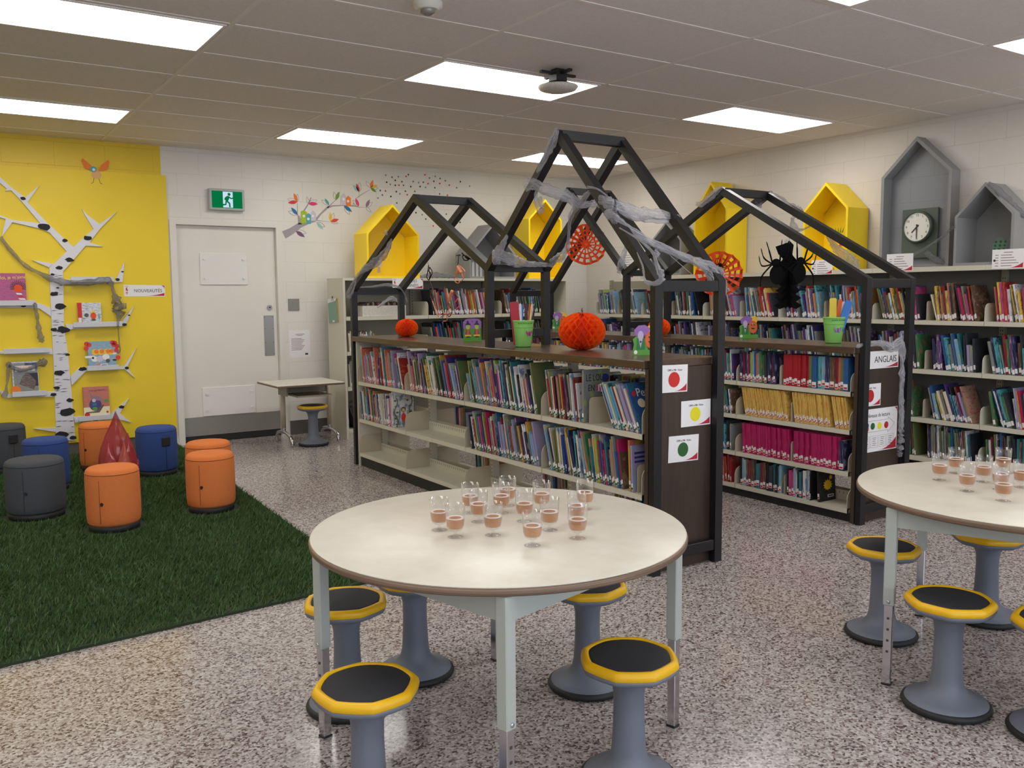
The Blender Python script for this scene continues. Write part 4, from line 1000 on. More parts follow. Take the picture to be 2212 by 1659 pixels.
wp = thing('wall_plate', 'square grey metal plate on the block wall right of the door', 'wall plate', (-.129, WALL_Y, 1.306), FACE_Y)
mb('kick_steel').bbox(-.057, .057, -.058, .058, 0, .012, .003).build('plate', wp)
cb = thing('clipboard', 'green clipboard with papers hanging on the back shelving side', 'clipboard', (.139, .84, 1.25), (PI/2, 0, -PI/2))
mb('board_yellow').box(-.11, .115, -.12, .11, 0, .004).build('backing_board', cb, rot=(0, 0, R(4)))
mb('board_green').box(-.115, .1, -.122, .085, .004, .01).mat('paper_white').prism([(-.12, .075), (.08, .085), (.1, .11), (-.11, .118)], .010, .012).mat('paper_white').box(-.02, .03, -.118, -.1, .010, .0108).build('papers', cb, rot=(0, 0, R(4)))
mb('chrome').bbox(-.03, .03, .095, .115, .011, .018, .003).mat('black_metal').tube([(0, .115, .012), (.004, .135, .014), (.012, .125, .014)], .004, 8).build('clip', cb)

# ------------------------------------------------------------------ house shaped boxes on top of the shelving
def house_box(label, m_, w, e, a, dpt, loc, rz, group, back=None, th=.02):
    t_ = thing('house_box', label, 'house box', loc, (0, 0, rz), group)
    ee = e-th*math.hypot(w/2, a-e)/(w/2)-.0004
    mb(m_).prism_y([(0, 0), (th, 0), (th, ee+th*(a-e)/(w/2)), (0, ee)], 0, dpt).build('side_panel', t_); mb(m_).prism_y([(w-th, 0), (w, 0), (w, ee), (w-th, ee+th*(a-e)/(w/2))], 0, dpt).build('side_panel', t_)
    mb(m_).box(th, w-th, 0, dpt, 0, th).build('base_panel', t_)
    c = w/2; L_ = math.hypot(c, a-e); dz = th*L_/c
    mb(m_).prism_y([(0, e), (c, a), (c, a-dz), (0, e-dz+.0)], 0, dpt).build('roof_panel', t_); mb(m_).prism_y([(w, e), (c, a), (c, a-dz), (w, e-dz)], 0, dpt).build('roof_panel', t_)
    mb(back or m_).prism_y([(th, th), (w-th, th), (w-th, e-dz*.6), (c, a-dz), (th, e-dz*.6)], dpt-.012, dpt).build('back_panel', t_)
    return t_
GY, GG = 'yellow house boxes on the shelving', 'grey house boxes on the shelving'
ZK, ZR = 1.561, 1.576
h1 = house_box('yellow house box with a birdhouse picture, leftmost on the back shelving', 'house_yellow', .575, .435, .725, .30, (.42, .65, ZK), 0, GY)
h2 = house_box('low grey house box on the back shelving behind the cobwebs', 'house_grey', .58, .265, .575, .30, (1.585, .65, ZK), 0, GG)
h3 = house_box('yellow house box at the right end of the back shelving', 'house_yellow', .45, .65, .87, .32, (2.34, .65, ZK), 0, GY)
h4 = house_box('small grey house box on the wall shelving, nearest the room corner', 'house_grey', .455, .365, .56, .28, (3.3, -.25, ZR), -PI/2, GG)
h5 = house_box('tall yellow house box behind the right house frame', 'house_yellow', .44, .625, .9, .28, (3.3, -.885, ZR), -PI/2, GY)
h6 = house_box('yellow house box with a red toadstool picture, beside the tall grey one', 'house_yellow', .455, .52, .747, .28, (3.3, -2.215, ZR), -PI/2, GY)
h7 = house_box('largest grey house box, shallow, holding the wall clock', 'house_grey', .605, .75, 1.04, .118, (3.468, -2.86, ZR), -PI/2, GG, 'grey_block', .026)
h8 = house_box('grey house box with a green dotted tree picture, cut by the right edge', 'house_grey', .44, .367, .6, .285, (3.3, -3.6, ZR), -PI/2, GG)
def pic(parent, nm, m, loc): return m.build(nm, parent, loc, FACE_Y)
m = mb('decal_branch').prism([(0, 0), (.035, .005), (.03, .06), (.06, .12), (.05, .13), (.012, .06)], 0, .001).mat('decal_lilac').prism([(.0, .06), (.05, .06), (.05, .13), (.025, .165), (0, .13)], .001, .002).mat('paper_white').disc(.025, .11, .012, .002, .003, 14)
m.mat('decal_orange').prism([(.06, .12), (.045, .2), (.075, .16)], .001, .002).mat('decal_mauve').prism([(.12, .2), (.16, .25), (.165, .3), (.125, .26)], .001, .002).mat('ink').tube([(.06, .12, .002), (.12, .2, .002), (.14, .25, .002)], .0018, 5)
pic(h1, 'birdhouse_picture', m, (.24, .287, .06))
m = mb('dot_red').disc(0, 0, .035, 0, .001, 18, .9).prism([(-.03, .0), (-.045, .06), (0, .03)], 0, .001).mat('ink').tube([(0, -.03, .001), (-.01, -.06, .001)], .002, 5).tube([(.015, -.03, .001), (.02, -.055, .001)], .002, 5)
o = m.build('bird_picture', h1, (.0205, .1, .35), (PI/2, 0, PI/2))
m = mb('decal_pink')
for x, y in ((0, 0), (.03, -.02), (.055, .01), (-.02, -.04)): m.disc(x, y, .013, 0, .001, 14)
m.mat('decal_teal').disc(.02, .05, .02, 0, .001, 14).mat('decal_purple').disc(-.02, .03, .016, 0, .001, 14)
m.build('flower_picture', h2, (.0205, .12, .22), (PI/2, 0, PI/2))
m = mb('paper_white')
for k in range(5): m.prism([(k*.05, 0), (k*.05+.03, 0), (k*.05+.03, .15), (k*.05+.015, .17), (k*.05, .15)], 0, .001)
pic(h2, 'fence_picture', m, (.1, .287, .022))
m = mb('deep_green')
for k in range(7): m.prism([(k*.016, 0), (k*.016+.02, 0), (k*.016+.012, .05+.02*(k % 3))], 0, .001)
pic(h3, 'grass_picture', m, (.03, .3, .022))
m = mb('deep_green')
for k in range(4): m.prism([(k*.012, 0), (k*.012+.014, 0), (k*.012+.012, .07+.02*(k % 2))], 0, .001)
m.build('leaf_picture', h3, (.03, .3, .33), FACE_Y)
m = mb('decal_green').disc(0, 0, .03, 0, .001, 14).disc(.04, .05, .03, 0, .001, 14).mat('decal_pink').disc(.02, .09, .02, 0, .001, 14).mat('ink').tube([(0, -.09, .001), (.01, 0, .001), (.04, .05, .001)], .003, 5)
m.build('plant_picture', h5, (.4195, .1, .35), (PI/2, 0, -PI/2))
m = MB().mat('decal_pink').prism([(-.13*math.cos(PI*k/14), .10*math.sin(PI*k/14)) for k in range(15)], 0, .001)
m.mat('decal_skin')
for x, y in ((-.07, .03), (-.02, .06), (.05, .04), (.09, .02), (.01, .02)): m.disc(x, y, .014, .001, .0016, 14)
m.mat('decal_lilac').prism([(-.035, 0), (.035, 0), (.045, -.19), (-.045, -.19)], 0, .0009)
pic(h6, 'toadstool_picture', m, (.31, .267, .215))
m = mb('leaf_green')
for k in range(5): m.prism([(k*.02, 0), (k*.02+.016, 0), (k*.02+.008+.01*(k-2), .05)], 0, .001)
pic(h6, 'leaf_picture', m, (.12, .267, .33))
m = mb('decal_lilac').prism([(-.02, 0), (.02, 0), (.012, .09), (-.01, .09)], 0, .001).mat('board_green').prism([(-.055, .08), (.06, .08), (.055, .13), (.02, .19), (-.02, .185), (-.05, .13)], .001, .002).mat('deep_green')
for k in range(9): m.disc(-.035+.035*(k % 3)+.005*(k//3), .1+.028*(k//3), .009, .002, .0026, 10)
pic(h8, 'tree_picture', m, (.20, .272, .021))
ck = thing('wall_clock', 'round white clock reading half past seven on a green board', 'clock', (3.5665, -3.165, 1.865), FACE_X)
mb('clock_board').bbox(-.155, .155, -.21, .187, 0, .02, .003).build('mounting_board', ck)
mb('clock_case').lathe([(.122, .02), (.128, .03), (.128, .06), (.12, .068), (.114, .066), (.114, .055)], 48, 0, .04, cap=False).build('case', ck)
mb('clock_face').disc(0, .04, .115, .05, .056, 48).build('dial', ck)
for k in range(1, 13):
    a = PI/2-k*PI/6; text_mesh('numeral', str(k), .027, 'ink', ck, (.092*math.cos(a), .04+.092*math.sin(a), .0565))
def hand(nm, ang, l, w_, z):
    mb('ink').prism([(-w_, -.02), (w_, -.02), (w_*.6, l), (-w_*.6, l)], 0, .0015).build(nm, ck, (0, .04, z), (0, 0, -ang))
hand('hour_hand', R(225), .062, .006, .058); hand('minute_hand', R(180), .088, .005, .060)

# ------------------------------------------------------------------ birch tree panel with book ledges
tr = thing('birch_tree', 'white birch tree cutout with book ledges on the yellow wall', 'wall tree', (-2.15, 1.2, .11))
def wallpoly(m, pts, y0=-.016, y1=-.0005): m.prism_y([(x+2.15, z-.11) for x, z in pts], y0, y1); return m
TP = [
 ('trunk', [(-2.319,0.152), (-2.304,0.777), (-2.298,1.349), (-2.292,1.658), (-2.248,1.69), (-2.188,1.607), (-2.206,1.131), (-2.188,0.921), (-2.18,0.709), (-2.173,0.365), (-2.166,0.137)]),
 ('branch', [(-2.2,1.603), (-1.999,1.842), (-1.86,1.838), (-1.966,1.872), (-1.874,1.996), (-1.73,2.149), (-1.877,2.032), (-1.98,2.118), (-2.013,2.159), (-1.991,2.106), (-1.929,1.989), (-2.097,1.83), (-2.151,1.79), (-2.248,1.69), (-2.292,1.654)]),
 ('branch', [(-2.097,1.83), (-2.289,2.029), (-2.427,2.195), (-2.327,2.343), (-2.442,2.233), (-2.547,2.318), (-2.616,2.389), (-2.68,2.442), (-2.683,2.382), (-2.619,2.341), (-2.573,2.298), (-2.586,2.279), (-2.541,2.286), (-2.476,2.208), (-2.34,2.022), (-2.276,1.949), (-2.151,1.79)]),
 ('branch', [(-2.294,2.019), (-2.34,2.022), (-2.547,2.042), (-2.634,2.078), (-2.699,2.102), (-2.701,2.068), (-2.635,2.059), (-2.595,2.049), (-2.636,1.896), (-2.548,2.024), (-2.345,1.978), (-2.27,1.945)]),
 ('branch', [(-2.42,1.712), (-2.248,1.682), (-2.293,1.65)]),
 ('branch', [(-2.195,1.551), (-1.78,1.528), (-1.758,1.569), (-1.69,1.709), (-1.714,1.528), (-2.2,1.505)]),
 ('branch', [(-2.194,1.16), (-1.75,1.16), (-1.627,1.316), (-1.708,1.139), (-2.178,1.115)]),
 ('branch', [(-2.177,0.705), (-2.1,0.781), (-1.74,0.772), (-1.626,0.935), (-1.713,0.762), (-1.649,0.658), (-1.737,0.747), (-2.057,0.743), (-2.172,0.628)]),
 ('branch', [(-2.173,0.35), (-1.875,0.346), (-1.71,0.48), (-1.795,0.351), (-1.702,0.258), (-1.84,0.308), (-2.162,0.294)]),
 ('branch', [(-2.726,1.342), (-2.383,1.346), (-2.301,1.305), (-2.301,1.232), (-2.386,1.302), (-2.728,1.311)]),
 ('branch', [(-2.749,0.948), (-2.307,0.955), (-2.304,0.906), (-2.75,0.929)]),
 ('branch', [(-2.749,0.66), (-2.717,0.622), (-2.652,0.578), (-2.305,0.583), (-2.317,0.537), (-2.688,0.554)]),
 ('branch', [(-2.485,0.272), (-2.317,0.267), (-2.315,0.226)])]
for i, (nm, pts) in enumerate(TP):
    m = wallpoly(mb('bark_white'), pts, -.016-.0004*(i % 4), -.0005)
    if nm == 'trunk':
        rr = random.Random(5); zs = [p[1] for p in pts]; z0, z1 = min(zs), max(zs)
        Lx = sorted([(p[1], p[0]) for p in pts[:4]]); Rx = sorted([(p[1], p[0]) for p in pts[5:]])
        def edge(E_, z):
            for (za, xa), (zb, xb) in zip(E_[:-1], E_[1:]):
                if za <= z <= zb: return xa+(xb-xa)*(z-za)/(zb-za)
            return E_[0][1] if z < E_[0][0] else E_[-1][1]
        m.mat('bark_mark')
        for k in range(60):
            z = rr.uniform(z0+.02, z1-.08); xa, xb = edge(Lx, z), edge(Rx, z); l = rr.uniform(.02, .06); x = rr.choice((xa, xb-l, rr.uniform(xa, xb-l)))
            m.prism_y([(x+2.15, z-.11), (x+l*.5+2.15, z-.113), (x+l+2.15, z-.109), (x+l*.5+2.15, z-.1085)], -.0182, -.016)
    m.build(nm, tr)
marks = [(-2.313,1.994)+(11,), (-2.458,2.224)+(4.5,), (-2.159,1.881)+(5,), (-1.979,1.908)+(7.5,), (-2.131,1.716)+(7,), (-2.219,1.647)+(5.5,), (-2.271,1.591)+(3.5,), (-2.265,1.424)+(6.5,), (-2.226,1.316)+(9,), (-2.285,1.118)+(5,), (-2.214,1.115)+(10,), (-2.266,0.742)+(9,), (-2.291,0.611)+(5,), (-2.223,0.393)+(12,), (-2.193,0.498)+(5.8,), (-2.28,0.198)+(11,), (-2.183,0.164)+(6,), (-2.078,0.765)+(7,), (-1.756,1.549)+(4,), (-1.717,1.147)+(4.5,), (-1.717,0.756)+(4,), (-1.777,0.406)+(5,), (-2.319,0.555)+(5,), (-1.71,1.619)+(2.4,), (-1.674,1.23)+(2.2,), (-2.238,1.476)+(2.5,), (-2.192,0.897)+(4,), (-1.997,0.3)+(4,), (-2.506,1.324)+(4,)]
rr = random.Random(8)
for x, z, r in marks:
    r *= .0047; n_ = 11
    pts = [(x+r*rr.uniform(.8, 1.25)*math.cos(2*PI*k/n_), z+r*.62*rr.uniform(.7, 1.2)*math.sin(2*PI*k/n_)) for k in range(n_)]
    wallpoly(mb('bark_mark'), pts, -.0196, -.0178).build('bark_knot', tr)
for (xa, za), (xb, zb) in (((-2.139,1.566), (-1.795,1.532)), ((-2.138,1.176), (-1.745,1.135)), ((-2.049,0.799), (-1.789,0.745)), ((-2.136,0.36), (-1.878,0.301)), ((-2.728,1.367), (-2.418,1.332)), ((-2.679,0.973), (-2.335,0.921)), ((-2.634,0.605), (-2.377,0.557))):
    z_ = (za+zb)/2; m = mb('ledge_white'); m.bbox(xa+2.15, xb+2.15, -.075, -.067, z_-.022-.11, z_+.022-.11, .002); m.box(xa+2.15, xb+2.15, -.067, -.017, z_-.022-.11, z_-.014-.11)
    m.build('book_ledge', tr)
def tree_book(label, p0, p1, m_, title, draw, spine=None):
    (xa, za), (xb, zb) = p0, p1; w_, h_ = xb-xa, za-zb; c = ((xa+xb)/2, 1.157, zb-.029)
    h_ += .029
    t_ = thing('picture_book', label, 'book', c, (R(90-2), 0, 0), 'picture books on the birch tree ledges')
    mb(m_).box(-w_/2, w_/2, 0, h_, -.002, .0).mat('page_edge').box(-w_/2+.003, w_/2-.004, .003, h_-.003, -.009, -.002).mat(m_).box(-w_/2, w_/2, 0, h_, -.011, -.009).box(-w_/2-.0005, -w_/2+.002, 0, h_, -.011, 0).build('cover', t_)
    m = MB(); draw(m, w_, h_); m.build('cover_picture', t_)
    for s_, size, mm, x, y, rz in title: text_mesh('title', s_, size, mm, t_, (x*w_, h_-y, .0012), (0, 0, rz), wide=.85)
    return t_
def art1(m, w, h):
    m.mat('paper_orange').disc(.06, h*.5, .036, 0, .0008, 18, .9).mat('ink')
    for k in range(16):
        a = PI*(-.1+1.2*k/15); m.tube([(.06+.03*math.cos(a), h*.52+.03*math.sin(a), .0006), (.06+.06*math.cos(a), h*.55+.055*math.sin(a), .0006)], .0022, 4)
    for k in range(5): m.mat('paper_white' if k % 2 == 0 else 'dot_red').prism([(.04+.008*k, h*.36-.022*k), (.08+.012*k, h*.35-.022*k), (.09+.012*k, h*.30-.022*k), (.05+.008*k, h*.31-.022*k)], 0, .0007)
tree_book('pink picture book with a red faced spiky haired child, cut by the left edge', (-2.718,1.599), (-2.48,1.371), 'cover_pink', [('Moi, je m’aime!', .042, 'stick_yellow', .1, .035, R(3))], art1)
def art2(m, w, h):
    m.mat('dot_red').box(-w/2, -w/2+.035, 0, h, 0, .0007).mat('label_white').box(-w/2+.004, -w/2+.03, .03, .07, .0007, .001)
    m.mat('paper_orange').disc(.03, h*.42, .024, 0, .0008, 16, 1.2).mat('sun_yellow').disc(.03, h*.58, .016, 0, .0008, 14).mat('clock_case').disc(-.025, h*.45, .018, 0, .0008, 14).disc(.03, h*.25, .02, 0, .0008, 14, .5).mat('board_green').disc(.075, h*.4, .009, 0, .0008, 12, 3).disc(-.05, h*.32, .014, 0, .0008, 12, .5)
tree_book('small white picture book with a red spine on the upper right ledge', (-2.096,1.347), (-1.907,1.175), 'cover_white', [('LES', .02, 'decal_mauve', -.12, .032, 0)], art2)
def art3(m, w, h):
    m.mat('decal_red')
    for x, y in ((-.12, h-.02), (-.1, h-.03), (-.125, h-.06), (.11, h-.02), (.125, h-.05), (.1, h-.035), (.12, h-.085), (.13, .1), (.09, h-.015)): m.disc(x, y, .02, 0, .0006, 12)
    m.mat('paper_white').box(-.14, -.06, .105, .125, 0, .0006).box(.06, .13, .13, .145, 0, .0006)
    for x in (-.055, -.01, .04, .07): m.mat('sun_yellow').disc(x, h*.62, .028, 0, .0008, 16).mat('decal_orange').disc(x+.01, h*.64, .018, .0008, .001, 14)
    m.mat('paper_white').disc(-.06, .095, .03, 0, .0007, 16, .8).disc(.03, .11, .03, 0, .0009, 16, .9).mat('decal_lilac').disc(-.02, .095, .028, .0008, .0012, 16).mat('ink').disc(-.075, .105, .01, .0008, .0012, 10).disc(.1, .08, .017, 0, .0007, 14, .5).mat('clock_case').disc(.045, .075, .018, .001, .0014, 14).mat('decal_orange').prism([(-.06, .03), (-.03, .06), (-.025, .03)], 0, .0008).mat('paper_white').box(-.015, .04, .03, .05, .0005, .001).mat('ink').box(-.01, .035, .037, .043, .001, .0013)
tree_book('light blue picture book with cows and flowers on a right ledge', (-2.032,1.006), (-1.805,0.784), 'cover_sky', [], art3)
def art4(m, w, h):
    m.mat('cover_grey').box(-w/2+.012, w/2-.004, .02, h-.012, 0, .0005).mat('cover_navy').box(0, w/2-.004, h-.07, h-.012, .0005, .0009).mat('witch_dark').box(-.0, w/2-.004, .08, h-.1, .0005, .0009).mat('cover_brown').prism([(-.05, .1), (.06, .05), (.08, .12), (.02, .2), (-.02, .17)], .0009, .0012).mat('label_white').box(-.075, .075, h-.085, h-.035, .001, .0014).mat('decal_orange').disc(-.075, .055, .036, .001, .0014, 20)
tree_book('white framed book about building site machines under grey cobweb', (-2.624,0.855), (-2.428,0.591), 'cover_white', [('LES ENGINS', .021, 'decal_orange', .0, .05, 0), ('DE CHANTIER', .021, 'decal_orange', .0, .072, 0)], art4)
def art5(m, w, h):
    m.mat('stick_cream').box(-w/2, w/2, 0, h*.38, 0, .0005).mat('cover_indigo').disc(-.01, h*.45, .05, .0005, .0009, 18, 1.1).mat('decal_mauve').prism([(-.06, h-.04), (-.03, h*.6), (.05, h*.55), (.03, h*.7), (-.03, h*.72)], .0009, .0013).mat('decal_lilac').disc(-.02, h*.58, .016, .0013, .0016, 12).mat('decal_blue').box(-.035, .0, h*.42, h*.5, .0013, .0016).mat('leaf_green').disc(-.015, h*.33, .022, .0013, .0016, 12, .7).disc(.08, h*.55, .02, .0005, .0009, 12, .7).mat('cover_brown').prism([(-.09, .06), (.02, .06), (.06, .12), (.05, .13), (.0, .075), (-.09, .068)], .0013, .0018).mat('dot_red').disc(-.08, .045, .022, .0005, .0009, 12).disc(.085, .06, .01, .0005, .0009, 12)
tree_book('red picture book with a dark pointed figure on the lowest right ledge', (-2.09,0.605), (-1.879,0.343), 'cover_coral', [('Une gardienne', .026, 'cover_crimson', .04, .032, R(2))], art5)

# ------------------------------------------------------------------ wall stickers
wd = thing('wall_sticker', 'striped branch wall sticker with leaves and small birdhouses', 'wall sticker', (.45, WALL_Y, 2.0))
def W(p, e=.001): return (p[0]-.45, -e, p[1]-2.0)
U = .00098
def ribbon(m, pts, y):
    L_ = []; R_ = []
    for i, (x, z, w_) in enumerate(pts):
        a, b = pts[max(i-1, 0)], pts[min(i+1, len(pts)-1)]; d = Vector((b[0]-a[0], b[1]-a[1])).normalized(); n_ = Vector((-d.y, d.x))*(w_*U/2)
        L_.append((x+n_.x-.45, z+n_.y-2.0)); R_.append((x-n_.x-.45, z-n_.y-2.0))
    for i in range(len(pts)-1): m.prism_y([L_[i], L_[i+1], R_[i+1], R_[i]], -y-.0006, -y)
def dash(m, pts, y, step=.012):
    for i in range(len(pts)-1):
        a, b = Vector(pts[i][:2]), Vector(pts[i+1][:2]); d = b-a; n = max(1, int(d.length/step)); nn = Vector((-d.y, d.x)).normalized()
        for k in range(n):
            p = a+d*(k/n); hw = (pts[i][2]*(1-k/n)+pts[i+1][2]*k/n)*U*.48
            m.tube([(p.x+nn.x*hw-.45, -y, p.y+nn.y*hw-2.0), (p.x-nn.x*hw-.45, -y, p.y-nn.y*hw-2.0)], .0012, 4)
BR = [[(-0.205,1.992)+(80,), (-0.127,2.031)+(66,), (-0.04,2.092)+(55,), (0.047,2.118)+(26,), (0.125,2.147)+(26,), (0.185,2.215)+(17,), (0.256,2.278)+(22,), (0.316,2.299)+(14,), (0.416,2.308)+(9,), (0.547,2.31)+(14,), (0.598,2.3)+(6,), (0.675,2.302)+(3,)],
      [(-0.035,2.101)+(40,), (-0.047,2.178)+(24,), (-0.06,2.195)+(10,), (-0.058,2.321)+(3,)], [(0.013,2.242)+(14,), (0.058,2.309)+(11,), (0.089,2.372)+(10,)], [(0.256,2.278)+(14,), (0.296,2.312)+(11,), (0.349,2.359)+(6,)],
      [(0.58,2.391)+(8,), (0.622,2.422)+(9,), (0.727,2.484)+(4,)], [(0.606,2.397)+(4,), (0.607,2.456)+(3,)], [(0.144,2.147)+(12,), (0.213,2.141)+(5,), (0.289,2.141)+(3,)], [(0.529,2.306)+(2,), (0.538,2.338)+(14,), (0.568,2.314)+(4,)]]
m = mb('decal_branch')
for b in BR: ribbon(m, b, .001)
m.mat('ink_brown')
for b in BR[:3]: dash(m, b, .0018)
m.build('branch', wd)
LEAVES = [((-0.059,2.321), (-0.091,2.405), 'orange'), ((-0.059,2.321), (-0.054,2.398), ''), ((-0.059,2.321), (-0.155,2.306), 'red'), ((-0.059,2.321), (-0.158,2.345), ''), ((-0.06,2.195), (-0.124,2.263), 'blue'), ((-0.06,2.195), (-0.156,2.223), ''),
  ((0.058,2.309), (0.041,2.376), ''), ((0.058,2.309), (0.157,2.31), 'pink'), ((0.058,2.309), (0.151,2.348), ''), ((0.274,2.306), (0.231,2.37), 'teal'), ((0.274,2.306), (0.195,2.35), ''), ((0.349,2.359), (0.33,2.441), ''), ((0.349,2.359), (0.39,2.446), 'green'),
  ((0.607,2.456), (0.538,2.521), 'aqua'), ((0.607,2.456), (0.579,2.54), 'red'), ((0.607,2.456), (0.618,2.554), ''), ((0.738,2.503), (0.685,2.57), ''), ((0.738,2.503), (0.766,2.588), 'orange'), ((0.738,2.503), (0.817,2.538), 'yellow'), ((0.738,2.503), (0.826,2.504), ''), ((0.738,2.503), (0.801,2.464), 'green'),
  ((0.598,2.308), (0.565,2.392), 'pink'), ((0.598,2.308), (0.533,2.368), ''), ((0.68,2.302), (0.724,2.385), 'mauve'), ((0.68,2.302), (0.757,2.358), ''), ((0.68,2.302), (0.739,2.253), ''), ((0.438,2.305), (0.523,2.248), 'blue'), ((0.438,2.305), (0.499,2.215), ''),
  ((0.289,2.141), (0.284,2.233), 'yellow'), ((0.289,2.141), (0.326,2.23), ''), ((0.289,2.141), (0.377,2.168), 'red'), ((0.289,2.141), (0.368,2.126), ''), ((0.139,2.126), (0.226,2.086), ''), ((0.139,2.126), (0.205,2.057), 'aqua'), ((-0.08,2.032), (0.009,1.976), 'purple'), ((-0.08,2.032), (0.029,2.016), '')]
for a, b, c in LEAVES:
    a, b = Vector(a), Vector(b); d = b-a; n_ = Vector((-d.y, d.x))*.19; P1, P2 = [], []
    for k in range(9):
        u = k/8; w_ = math.sin(PI*u**.85); P1.append(a+d*u+n_*w_); P2.append(a+d*u-n_*w_)
    loop = P1+P2[-2:0:-1]
    if c: mb('decal_'+c).prism_y([(p.x-.45, p.y-2.0) for p in loop], -.0026, -.0018).build('leaf', wd)
    else: mb('ink_brown').tube([(p.x-.45, -.002, p.y-2.0) for p in loop+[loop[0]]], .0013, 4, cap=False).build('leaf_outline', wd)
for c, x0, x1, y0, y1, ya in (('lime', 250, 320, 515, 395, 370), ('lilac', 362, 415, 490, 405, 372), ('teal', 310, 362, 520, 420, 405), ('lilac', 683, 742, 318, 225, 188), ('orange', 740, 795, 325, 240, 215)):
    pass
HOUSES = [('lime', (-0.03,2.111), (0.037,2.113), (0.041,2.22), (0.006,2.243), (-0.026,2.226), (0.005,2.184)), ('lilac', (0.078,2.138), (0.13,2.14), (0.132,2.216), (0.101,2.246), (0.079,2.215), (0.098,2.188)), ('teal', (0.027,2.108), (0.077,2.11), (0.08,2.197), (0.055,2.214), (0.028,2.199), (0.05,2.157)),
          ('lilac', (0.399,2.31), (0.458,2.312), (0.464,2.402), (0.434,2.432), (0.401,2.393), (0.432,2.372)), ('orange', (0.456,2.306), (0.512,2.308), (0.512,2.386), (0.484,2.409), (0.458,2.385), (0.481,2.354))]
for i, (c, *pts, hole) in enumerate(HOUSES):
    e = .0028+.0006*i; m = mb('decal_'+c).prism_y([(x-.45, z-2.0) for x, z in pts], -e-.0006, -.0018)
    m.mat('paper_white').prism_y([(hole[0]-.45+.0135*math.cos(2*PI*k/16), hole[1]-2.0+.0135*math.sin(2*PI*k/16)) for k in range(16)], -e-.0012, -e-.0006); m.build('birdhouse', wd)
DOTS = [(0.986,2.63), (1.023,2.599), (1.06,2.639), (1.101,2.59), (1.151,2.648), (1.235,2.6), (0.923,2.573), (0.965,2.553), (1.022,2.547), (1.065,2.551), (1.119,2.553), (1.205,2.545), (1.3,2.593), (1.357,2.6), (1.414,2.589), (1.433,2.65), (1.486,2.618), (1.504,2.671), (1.564,2.653), (1.559,2.599), (1.629,2.633), (1.317,2.552), (1.383,2.547), (1.497,2.55), (1.678,2.589), (1.771,2.566), (1.819,2.635), (1.937,2.594), (0.847,2.483), (0.907,2.482), (0.87,2.438), (1.033,2.482), (1.074,2.461), (1.14,2.493), (1.161,2.457), (1.252,2.497), (0.968,2.428), (0.819,2.404), (1.555,2.487), (1.653,2.478), (1.036,2.364), (1.261,2.273), (1.336,2.255), (1.38,2.21), (1.469,2.14), (1.635,2.273), (1.808,2.191), (0.914,2.645), (1.179,2.669), (1.378,2.68)]
ds = thing('dot_sticker', 'scatter of small brown and red dot stickers right of the branch sticker', 'wall sticker', (1.6, WALL_Y, 2.3))
for i, (x, z) in enumerate(DOTS):
    mb(('ink_brown', 'clock_case', 'ink', 'decal_red', 'ink_grey')[i*7 % 5]).prism_y([(x-1.6+.0095*math.cos(2*PI*k/12), z-2.3+.0095*math.sin(2*PI*k/12)) for k in range(12)], -.0012, -.0003).build('dot', ds)
bd = thing('bird_sticker', 'orange winged bird sticker high on the yellow wall', 'wall sticker', (-1.88, 1.2, 2.46), FACE_Y)
mb('decal_skin').disc(0, 0, .042, .0003, .001, 20, .85).build('body', bd)
for sx, a in ((-1, R(35)), (1, R(-35))):
    m = mb('decal_orange')
    for k in range(3): m.prism([(0, 0), (sx*(.07+.012*k), .02+.03*k), (sx*(.075+.004*k), .045+.03*k), (sx*.02, .05)], .001+.0003*k, .0016+.0003*k)
    m.build('wing', bd, (sx*.02, .03, 0))
mb('decal_teal').disc(-.022, .045, .026, .002, .0026, 16).mat('paper_white').disc(-.018, .042, .012, .0026, .003, 12).build('head', bd)
m = mb('ink_brown')
for sx in (-1, 1): m.tube([(sx*.02, -.03, .001), (sx*.028, -.07, .001), (sx*.045, -.075, .001)], .0022, 5)
m.build('feet', bd)

# ------------------------------------------------------------------ things standing on the bookcases
ZT = 1.0605
def honeycomb_pumpkin(label, x, y, r, stem, rz=0.0):
    t_ = thing('paper_pumpkin', label, 'pumpkin decoration', (x, y, ZT), (0, 0, rz), 'honeycomb paper pumpkins')
    m = mb('honeycomb_paper'); N, K, J = 34, 20, 4; hh = r*.80
    for k in range(N):
        vs = []; fs = []; base = 2*PI*k/N; amp = PI/N*.92
        for i in range(K+1):
            ph = PI*(.06+.88*i/K)-PI/2
            rr_ = r*math.cos(ph)**.92; z = hh*.985+hh*math.sin(ph)
            dv = amp*(math.cos(i*PI/2))*(1 if k % 2 == 0 else -1)
            for j in range(J+1):
                u = .03+.97*j/J; a = base+dv
                vs.append((rr_*u*math.cos(a), rr_*u*math.sin(a), z))
        for i in range(K):
            for j in range(J): fs.append((i*(J+1)+j, i*(J+1)+j+1, (i+1)*(J+1)+j+1, (i+1)*(J+1)+j))
        m.add(vs, fs)
    m.build('honeycomb_body', t_)
    mb('paper_orange').lathe([(.0, .01), (r*.5, hh*.25), (r*.62, hh), (r*.5, hh*1.7), (0, hh*1.86)], 24).build('gap_fill_core', t_)  # added inside, keeps the gaps between the vanes from going dark
    if stem: mb('cover_brown').tube(smooth_line([(0, 0, hh*1.8), (.004, 0, hh*2.0), (-.002, .0, hh*2.12), (.004, 0, hh*2.2)]), .004, 8).mat('wire_black').tube(smooth_line([(0, 0, hh*1.95), (-.03, .01, hh*1.97), (-.035, -.01, hh*1.9)]), .002, 6).build('stem', t_)
honeycomb_pumpkin('largest orange honeycomb paper pumpkin, in the middle of the centre bookcase', -.025, -3.30, .138, True, .4)
